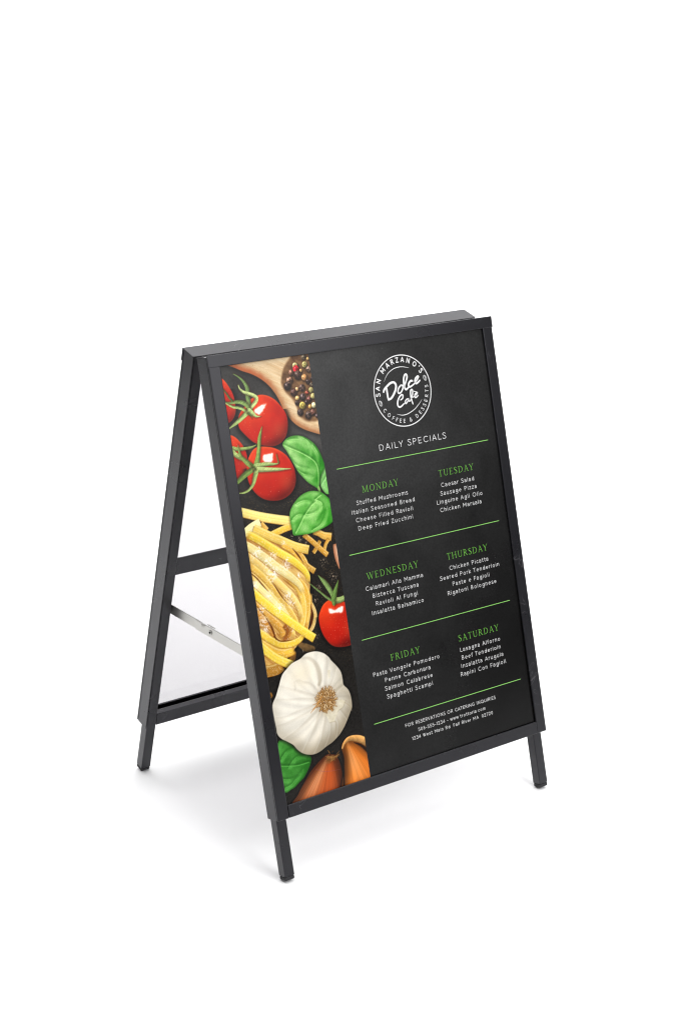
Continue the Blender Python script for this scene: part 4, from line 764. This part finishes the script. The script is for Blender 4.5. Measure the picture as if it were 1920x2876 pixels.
# geometric sans drawn with a round pen: (advance, strokes) in units of the cap height
def P_(*q): return ('p', q)
def L_(*q): return ('l', q)
def A_(*q): return ('a', q)
BOWL = A_(.31, .35, .23, .35, 0, 360)
PTOP = [L_((.1, 1), (.38, 1)), A_(.38, .74, .22, .26, -90, 90), L_((.38, .48), (.1, .48))]
SANS = {
 'A': (.68, [L_((.02, 0), (.34, 1), (.66, 0)), L_((.13, .33), (.55, .33))]),
 'B': (.65, [L_((.1, 0), (.1, 1)), L_((.1, 1), (.34, 1)), A_(.34, .755, .19, .245, -90, 90), L_((.1, .51), (.36, .51)), A_(.36, .255, .22, .255, -90, 90), L_((.1, 0), (.36, 0))]),
 'C': (.84, [A_(.5, .5, .42, .5, 46, 314)]),
 'D': (.82, [L_((.1, 0), (.1, 1)), A_(.32, .5, .42, .5, -90, 90), L_((.1, 1), (.32, 1)), L_((.1, 0), (.32, 0))]),
 'E': (.58, [L_((.1, 0), (.1, 1)), L_((.1, 1), (.53, 1)), L_((.1, .51), (.49, .51)), L_((.1, 0), (.53, 0))]),
 'F': (.56, [L_((.1, 0), (.1, 1)), L_((.1, 1), (.53, 1)), L_((.1, .50), (.48, .50))]),
 'G': (.94, [A_(.5, .5, .42, .5, 46, 355), L_((.92, .46), (.56, .46))]),
 'I': (.20, [L_((.1, 0), (.1, 1))]),
 'L': (.54, [L_((.1, 1), (.1, 0), (.52, 0))]),
 'M': (.92, [L_((.1, 0), (.1, 1), (.46, .35), (.82, 1), (.82, 0))]),
 'N': (.78, [L_((.1, 0), (.1, 1), (.68, 0), (.68, 1))]),
 'O': (.98, [A_(.49, .5, .43, .5, 0, 360)]),
 'P': (.64, [L_((.1, 0), (.1, 1))] + PTOP),
 'Q': (.98, [A_(.49, .5, .43, .5, 0, 360), L_((.6, .24), (.92, -.04))]),
 'R': (.66, [L_((.1, 0), (.1, 1))] + PTOP + [L_((.36, .48), (.61, 0))]),
 'S': (.57, [P_((.5, .84), (.39, .98), (.24, .99), (.1, .88), (.1, .70), (.26, .56), (.42, .45), (.52, .30), (.46, .08), (.28, .01), (.12, .05), (.03, .18))]),
 'T': (.60, [L_((0, 1), (.6, 1)), L_((.3, 1), (.3, 0))]),
 'U': (.76, [L_((.1, 1), (.1, .3)), A_(.38, .3, .28, .3, 180, 360), L_((.66, .3), (.66, 1))]),
 'V': (.66, [L_((.02, 1), (.33, 0), (.64, 1))]),
 'W': (.94, [L_((.02, 1), (.25, 0), (.47, .95), (.69, 0), (.92, 1))]),
 'Y': (.60, [L_((.02, 1), (.3, .45), (.58, 1)), L_((.3, .45), (.3, 0))]),
 'Z': (.62, [L_((.05, 1), (.56, 1), (.05, 0), (.57, 0))]),
 '&': (.72, [P_((.68, 0), (.46, .3), (.25, .62), (.17, .80), (.26, .97), (.40, .97), (.47, .82), (.38, .66), (.18, .48), (.08, .28), (.15, .07), (.33, .0), (.5, .08), (.62, .28), (.66, .42))]),
 "'": (.16, [L_((.09, 1), (.05, .78))]),
 'a': (.54, [P_((.06, .58), (.20, .70), (.36, .66), (.44, .5), (.44, .3), (.44, 0)), P_((.44, .41), (.22, .40), (.07, .31), (.06, .12), (.18, 0), (.33, .04), (.44, .18))]),
 'b': (.61, [L_((.08, 0), (.08, 1)), BOWL]),
 'c': (.54, [A_(.32, .35, .26, .35, 50, 310)]),
 'd': (.63, [L_((.54, 0), (.54, 1)), BOWL]),
 'e': (.62, [A_(.32, .35, .26, .35, 0, 308), L_((.07, .36), (.58, .36))]),
 'f': (.34, [P_((.36, .98), (.24, 1.0), (.16, .88), (.16, .7), (.16, .35), (.16, 0)), L_((.02, .68), (.33, .68))]),
 'g': (.63, [BOWL, L_((.54, .7), (.54, -.05)), P_((.54, -.02), (.5, -.2), (.32, -.29), (.1, -.22))]),
 'h': (.58, [L_((.08, 0), (.08, 1)), P_((.08, .45), (.18, .64), (.34, .70), (.47, .6), (.48, .4), (.48, 0))]),
 'i': (.17, [L_((.08, 0), (.08, .70)), L_((.08, .89), (.08, .97))]),
 'k': (.50, [L_((.08, 0), (.08, 1)), L_((.46, .7), (.1, .28)), L_((.22, .40), (.49, 0))]),
 'l': (.17, [L_((.08, 0), (.08, 1))]),
 'm': (.88, [L_((.08, 0), (.08, .7)), P_((.08, .45), (.16, .63), (.29, .70), (.42, .6), (.43, .4), (.43, 0)), P_((.43, .45), (.52, .63), (.65, .70), (.78, .6), (.79, .4), (.79, 0))]),
 'n': (.58, [L_((.08, 0), (.08, .7)), P_((.08, .45), (.18, .64), (.34, .70), (.47, .6), (.48, .4), (.48, 0))]),
 'o': (.64, [A_(.32, .35, .27, .35, 0, 360)]),
 'p': (.61, [L_((.08, -.28), (.08, .7)), BOWL]),
 'r': (.36, [L_((.08, 0), (.08, .7)), P_((.08, .42), (.18, .62), (.34, .69))]),
 's': (.46, [P_((.41, .60), (.31, .69), (.16, .69), (.07, .58), (.12, .43), (.28, .34), (.41, .22), (.38, .06), (.22, .0), (.04, .09))]),
 't': (.37, [P_((.16, .92), (.16, .6), (.16, .2), (.19, .04), (.28, 0), (.36, .03)), L_((.02, .68), (.34, .68))]),
 'u': (.58, [P_((.08, .7), (.08, .3), (.11, .1), (.22, .0), (.38, .06), (.48, .25)), L_((.48, 0), (.48, .7))]),
 'v': (.50, [L_((.02, .7), (.25, 0), (.48, .7))]),
 'w': (.76, [L_((.02, .7), (.2, 0), (.38, .66), (.56, 0), (.74, .7))]),
 'z': (.48, [L_((.04, .68), (.42, .68), (.03, .02), (.44, .02))]),
 '0': (.60, [A_(.3, .5, .25, .5, 0, 360)]),
 '1': (.32, [L_((.03, .80), (.22, 1), (.22, 0))]),
 '2': (.60, [P_((.06, .76), (.14, .95), (.32, 1), (.48, .88), (.48, .68), (.36, .48), (.18, .22), (.05, .02)), L_((.05, 0), (.54, 0))]),
 '3': (.58, [L_((.06, 1), (.48, 1), (.25, .61)), P_((.25, .61), (.44, .56), (.52, .36), (.46, .1), (.28, 0), (.1, .05), (.03, .18))]),
 '4': (.60, [L_((.42, 0), (.42, 1), (.03, .28), (.56, .28))]),
 '5': (.58, [L_((.48, 1), (.12, 1), (.09, .54)), P_((.09, .54), (.28, .62), (.46, .52), (.52, .32), (.44, .08), (.26, 0), (.1, .05), (.03, .16))]),
 '7': (.55, [L_((.04, 1), (.52, 1), (.18, 0))]),
 '8': (.58, [A_(.28, .75, .2, .25, 0, 360), A_(.28, .26, .25, .26, 0, 360)]),
 '-': (.36, [L_((.05, .36), (.31, .36))]), '.': (.16, [L_((.08, 0), (.08, .05))]), ' ': (.30, []),
}
def draw_glyph(ink, ch, cap, pen, fn):
    """fn maps glyph units (already times cap) to the poster"""
    for kind, q in SANS[ch][1]:
        if kind == 'a':
            cx, cy, rx, ry, a0, a1 = q; n = max(8, int(abs(a1 - a0) / 15)); rx -= pen / 2; ry -= pen / 2
            q = [(cx + rx * math.cos(math.radians(a0 + (a1 - a0) * i / n)), cy + ry * math.sin(math.radians(a0 + (a1 - a0) * i / n))) for i in range(n + 1)]
            ink.path([(*fn(x * cap, y * cap), pen * cap) for x, y in q], abs(a1 - a0) < 359, 1)
        else:
            q = [(x, min(max(y, pen / 2), 1 - pen / 2) if -.01 < y < 1.01 else y) for x, y in q]
            if kind == 'p': ink.path([(*fn(x * cap, y * cap), pen * cap) for x, y in q], True, 3)
            else:
                for (x0, y0), (x1, y1) in zip(q, q[1:]):
                    a, b_ = fn(x0 * cap, y0 * cap), fn(x1 * cap, y1 * cap)
                    ink.path([(*a, pen * cap), (*b_, pen * cap)], True, 1)
def set_line(ink, text, cx, y, width, cap, pen=0.11, xs=1.0):
    tot = sum(SANS[c][0] for c in text) * cap * xs; gap = (width - tot) / (len(text) - 1); x = cx - width / 2
    for c in text:
        draw_glyph(ink, c, cap, pen, lambda gx, gy, x=x: (x + gx * xs, y + gy))
        x += SANS[c][0] * cap * xs + gap

# roman capitals with serifs for the day names: (width, strokes) in units of the cap height
tk, tn, sv = 0.09, 0.045, 0.04
def serif(x, y, w=0.2): return ('l', x - w / 2, y, x + w / 2, y, sv)
def stem(x, w=tk, b_=True, t=True):
    return [('l', x, 0, x, 1, w)] + ([serif(x, sv / 2, w + .13)] if b_ else []) + ([serif(x, 1 - sv / 2, w + .13)] if t else [])
H_ = math.pi / 2
ROMAN = {
 'M': (0.98, [('l', .13, 0, .16, 1, tn), ('l', .16, 1, .47, .03, tk), ('l', .47, .02, .80, 1, tn), ('l', .80, 1, .84, 0, tk), serif(.13, sv / 2, .2), serif(.84, sv / 2, .24), serif(.12, 1 - sv / 2, .14), serif(.85, 1 - sv / 2, .14)]),
 'O': (0.88, [('a', .44, .5, .335, .465, 0, 4 * H_, tk, tn)]),
 'N': (0.84, [('l', .14, 0, .14, 1, tn), ('l', .14, 1, .70, .03, tk), ('l', .70, 0, .70, 1, tn), serif(.14, sv / 2, .2), serif(.70, 1 - sv / 2, .2), serif(.10, 1 - sv / 2, .14)]),
 'D': (0.82, stem(.16) + [('a', .28, .5, .42, .475, -H_, H_, tk, tn), ('l', .1, .025, .3, .025, tn), ('l', .1, .975, .3, .975, tn)]),
 'A': (0.76, [('l', .10, 0, .37, 1, tn), ('l', .36, 1, .66, 0, tk), ('l', .2, .34, .54, .34, tn), serif(.10, sv / 2, .2), serif(.66, sv / 2, .24)]),
 'Y': (0.70, [('l', .08, 1, .35, .45, tk), ('l', .62, 1, .36, .45, tn), ('l', .35, 0, .35, .5, tk), serif(.35, sv / 2, .25), serif(.08, 1 - sv / 2, .22), serif(.62, 1 - sv / 2, .18)]),
 'T': (0.66, stem(.33, tk, True, False) + [('l', .03, .975, .63, .975, tn), ('l', .035, 1, .035, .85, .04), ('l', .625, 1, .625, .85, .04)]),
 'U': (0.80, [('l', .16, .3, .16, 1, tk), ('l', .66, .3, .66, 1, tn), ('a', .41, .3, .25, .275, -2 * H_, 0, tk * .8, tn), serif(.16, 1 - sv / 2, .24), serif(.66, 1 - sv / 2, .18)]),
 'E': (0.62, stem(.16) + [('l', .1, .975, .52, .975, tn), ('l', .16, .51, .44, .51, tn), ('l', .1, .025, .55, .025, tn), ('l', .52, 1, .52, .85, .04), ('l', .545, 0, .56, .17, .04), ('l', .44, .43, .44, .59, .035)]),
 'F': (0.58, stem(.16) + [('l', .1, .975, .52, .975, tn), ('l', .16, .51, .44, .51, tn), ('l', .52, 1, .52, .85, .04), ('l', .44, .43, .44, .59, .035)]),
 'S': (0.56, [('p', [(.46, .80, .04), (.43, .93, .05), (.29, .975, .05), (.14, .90, .08), (.12, .74, .11), (.27, .56, .12), (.43, .41, .12), (.47, .22, .10), (.38, .06, .07), (.24, .022, .05), (.12, .06, .05), (.08, .21, .04)])]),
 'W': (1.08, [('l', .08, 1, .33, 0, tk), ('l', .33, 0, .54, .9, tn), ('l', .53, 1, .76, 0, tk), ('l', .76, 0, 1.0, 1, tn), serif(.09, 1 - sv / 2, .22), serif(.53, 1 - sv / 2, .2), serif(1.0, 1 - sv / 2, .18)]),
 'H': (0.86, stem(.16) + stem(.70) + [('l', .16, .52, .70, .52, tn)]),
 'R': (0.72, stem(.16) + [('a', .26, .745, .24, .23, -H_, H_, tk, tn), ('l', .1, .975, .28, .975, tn), ('l', .16, .515, .28, .515, tn), ('l', .34, .52, .64, .02, tk), serif(.66, sv / 2, .14)]),
 'I': (0.34, stem(.17)),
}
def set_roman(ink, text, u0, u1, y, cap):
    adv = [ROMAN[c][0] for c in text]; xk = 1.20
    tot = sum(adv) * cap * xk; gap = (u1 - u0 - tot) / (len(text) - 1); x = u0
    for c, a in zip(text, adv):
        k = cap; X = lambda v: x + v * k * xk
        for s in ROMAN[c][1]:
            if s[0] == 'l': ink.line(X(s[1]), y + s[2] * k, X(s[3]), y + s[4] * k, s[5] * k)
            elif s[0] == 'a': ink.arc(X(s[1]), y + s[2] * k, s[3] * k * xk, s[4] * k, s[5], s[6], s[7] * k, 24, s[8] * k)
            else: ink.path([(X(p[0]), y + p[1] * k, p[2] * k) for p in s[1]], False, 5)
        x += a * cap * xk + gap

MENU = [('MONDAY', 292.5, 378.5, 674.2, 336.5, [('Stuffed Mushrooms', 122.3), ('Italian Seasoned Bread', 150.8), ('Cheese Filled Ravioli', 137.0), ('Deep Fried Zucchini', 131.1)]),
        ('TUESDAY', 478.2, 566.8, 673.8, 522.3, [('Caesar Salad', 84.6), ('Sausage Pizza', 92.6), ('Linguine Agli Olio', 116.7), ('Chicken Marsala', 106.2)]),
        ('WEDNESDAY', 274.5, 398.0, 510.4, 336.8, [('Calamari Alla Mamma', 138.7), ('Bistecca Tuscana', 111.2), ('Ravioli Al Fungi', 101.4), ('Insalatta Balsamico', 125.6)]),
        ('THURSDAY', 470.0, 574.0, 510.0, 522.3, [('Chicken Picatta', 100.5), ('Seared Pork Tenderloin', 152.7), ('Paste e Fagioli', 95.8), ('Rigatoni Bolognese', 126.2)]),
        ('FRIDAY', 302.0, 373.0, 346.3, 337.0, [('Pasta Vongole Pomodoro', 161.8), ('Penne Carbonara', 111.2), ('Salmon Calabrese', 116.3), ('Spaghetti Scampi', 111.9)]),
        ('SATURDAY', 470.0, 574.5, 346.0, 522.6, [('Lasagna Alforno', 104.4), ('Beef Tenderloin', 101.9), ('Insalatta Arugula', 110.2), ('Rapini Con Fagioli', 118.4)])]
for day, u0, u1, y, cx, dishes in MENU:
    k = Ink(); set_roman(k, day, u0, u1, y, 12.6); k.done('day_heading', GREEN, poster, 'green heading ' + day)
    k = Ink()
    for i, (t, wd) in enumerate(dishes): set_line(k, t, cx, y - 21.0 - 16.0 * i, wd, 8.2, 0.09, 1.22)
    k.done('dish_list', WHITE, poster, 'four white dish names under ' + day)
for y in (727.2, 563.4, 400.2, 237.0):
    k = Ink(); k.line(242.4, y, 613.4, y - 1.0, 1.35); k.done('divider_line', GREENLINE, poster)
k = Ink(); set_line(k, 'DAILY SPECIALS', 427.2, 745.3, 164.3, 12.0, 0.085, 1.28); k.done('title_text', WHITE, poster, 'white title DAILY SPECIALS')
k = Ink()
for t, y, wd, cp in (('FOR RESERVATIONS OR CATERING INQUIRIES', 212.4, 229.1, 6.6), ('508-555-1234 - www.trottoria.com', 197.5, 170.3, 6.6), ('1234 West Main Rd. Fall River MA. 02720', 183.9, 205.4, 6.6)):
    set_line(k, t, 427.9, y, wd, cp, 0.10, 1.2)
k.done('contact_text', WHITE, poster, 'three white lines of contact details')

# round cafe emblem
k = Ink(); LX, LY = 420.4, 851.3
k.arc(LX, LY, 68.3, 68.3, 0, 2 * math.pi, 1.9, 96)
for pts in ART['logo']: k.path(pts)
for (bx, by) in ART['beans']:
    c, s = math.cos(0.35), math.sin(0.35)
    def B(a, r=1.0, ox=0): 
        x, y = 3.4 * r * math.cos(a) + ox, 5.4 * r * math.sin(a); return (bx + x * c - y * s, by + x * s + y * c, 0.65)
    k.path([B(a * math.pi / 8) for a in range(17)], False, 3)
    k.path([(bx - 4.2 * s * -1 * .0 + (0.0) * c - (4.6) * s, by + 4.6 * c, .6), (bx + 1.1 * c - 1.6 * s, by + 1.1 * s + 1.6 * c, .9), (bx - 1.1 * c + 1.6 * s, by - 1.1 * s - 1.6 * c, .9), (bx + 4.6 * s, by - 4.6 * c, .6)], False, 5)
    k.path([(bx + 1.6 * c - 3.2 * s, by + 1.6 * s + 3.2 * c, .5), (bx + 2.2 * c, by + 2.2 * s, .6), (bx + .8 * c + 3.0 * s, by + .8 * s - 3.0 * c, .5)], False, 4)
def around(text, cap, r_base, a0, a1, outward, pen, xs=1.0, gap=0.16):
    """letters set on a circle: a0, a1 are the centre angles of the first and last letter"""
    ws = [SANS[ch][0] * xs + gap for ch in text]; pos = [0.0]
    for i in range(1, len(ws)): pos.append(pos[-1] + (ws[i - 1] + ws[i]) / 2)
    for ch, p in zip(text, pos):
        a = math.radians(a0 + (a1 - a0) * p / pos[-1]); m = SANS[ch][0] / 2 * cap
        rd = Vector((math.cos(a), math.sin(a))); tg = Vector((rd.y, -rd.x)) if outward else Vector((-rd.y, rd.x)); upv = rd if outward else -rd
        draw_glyph(k, ch, cap, pen, lambda x, y: (LX + rd.x * r_base + tg.x * (x - m) * xs + upv.x * y, LY + rd.y * r_base + tg.y * (x - m) * xs + upv.y * y))
around("SAN MARZANO'S", 10.4, 54.4, 180.8, 33.1, True, 0.17)
around('COFFEE & DESSERTS', 7.7, 62.0, 213.0, 361.1, False, 0.125)
k.done('cafe_emblem', WHITE, poster, 'round white cafe emblem with script lettering')
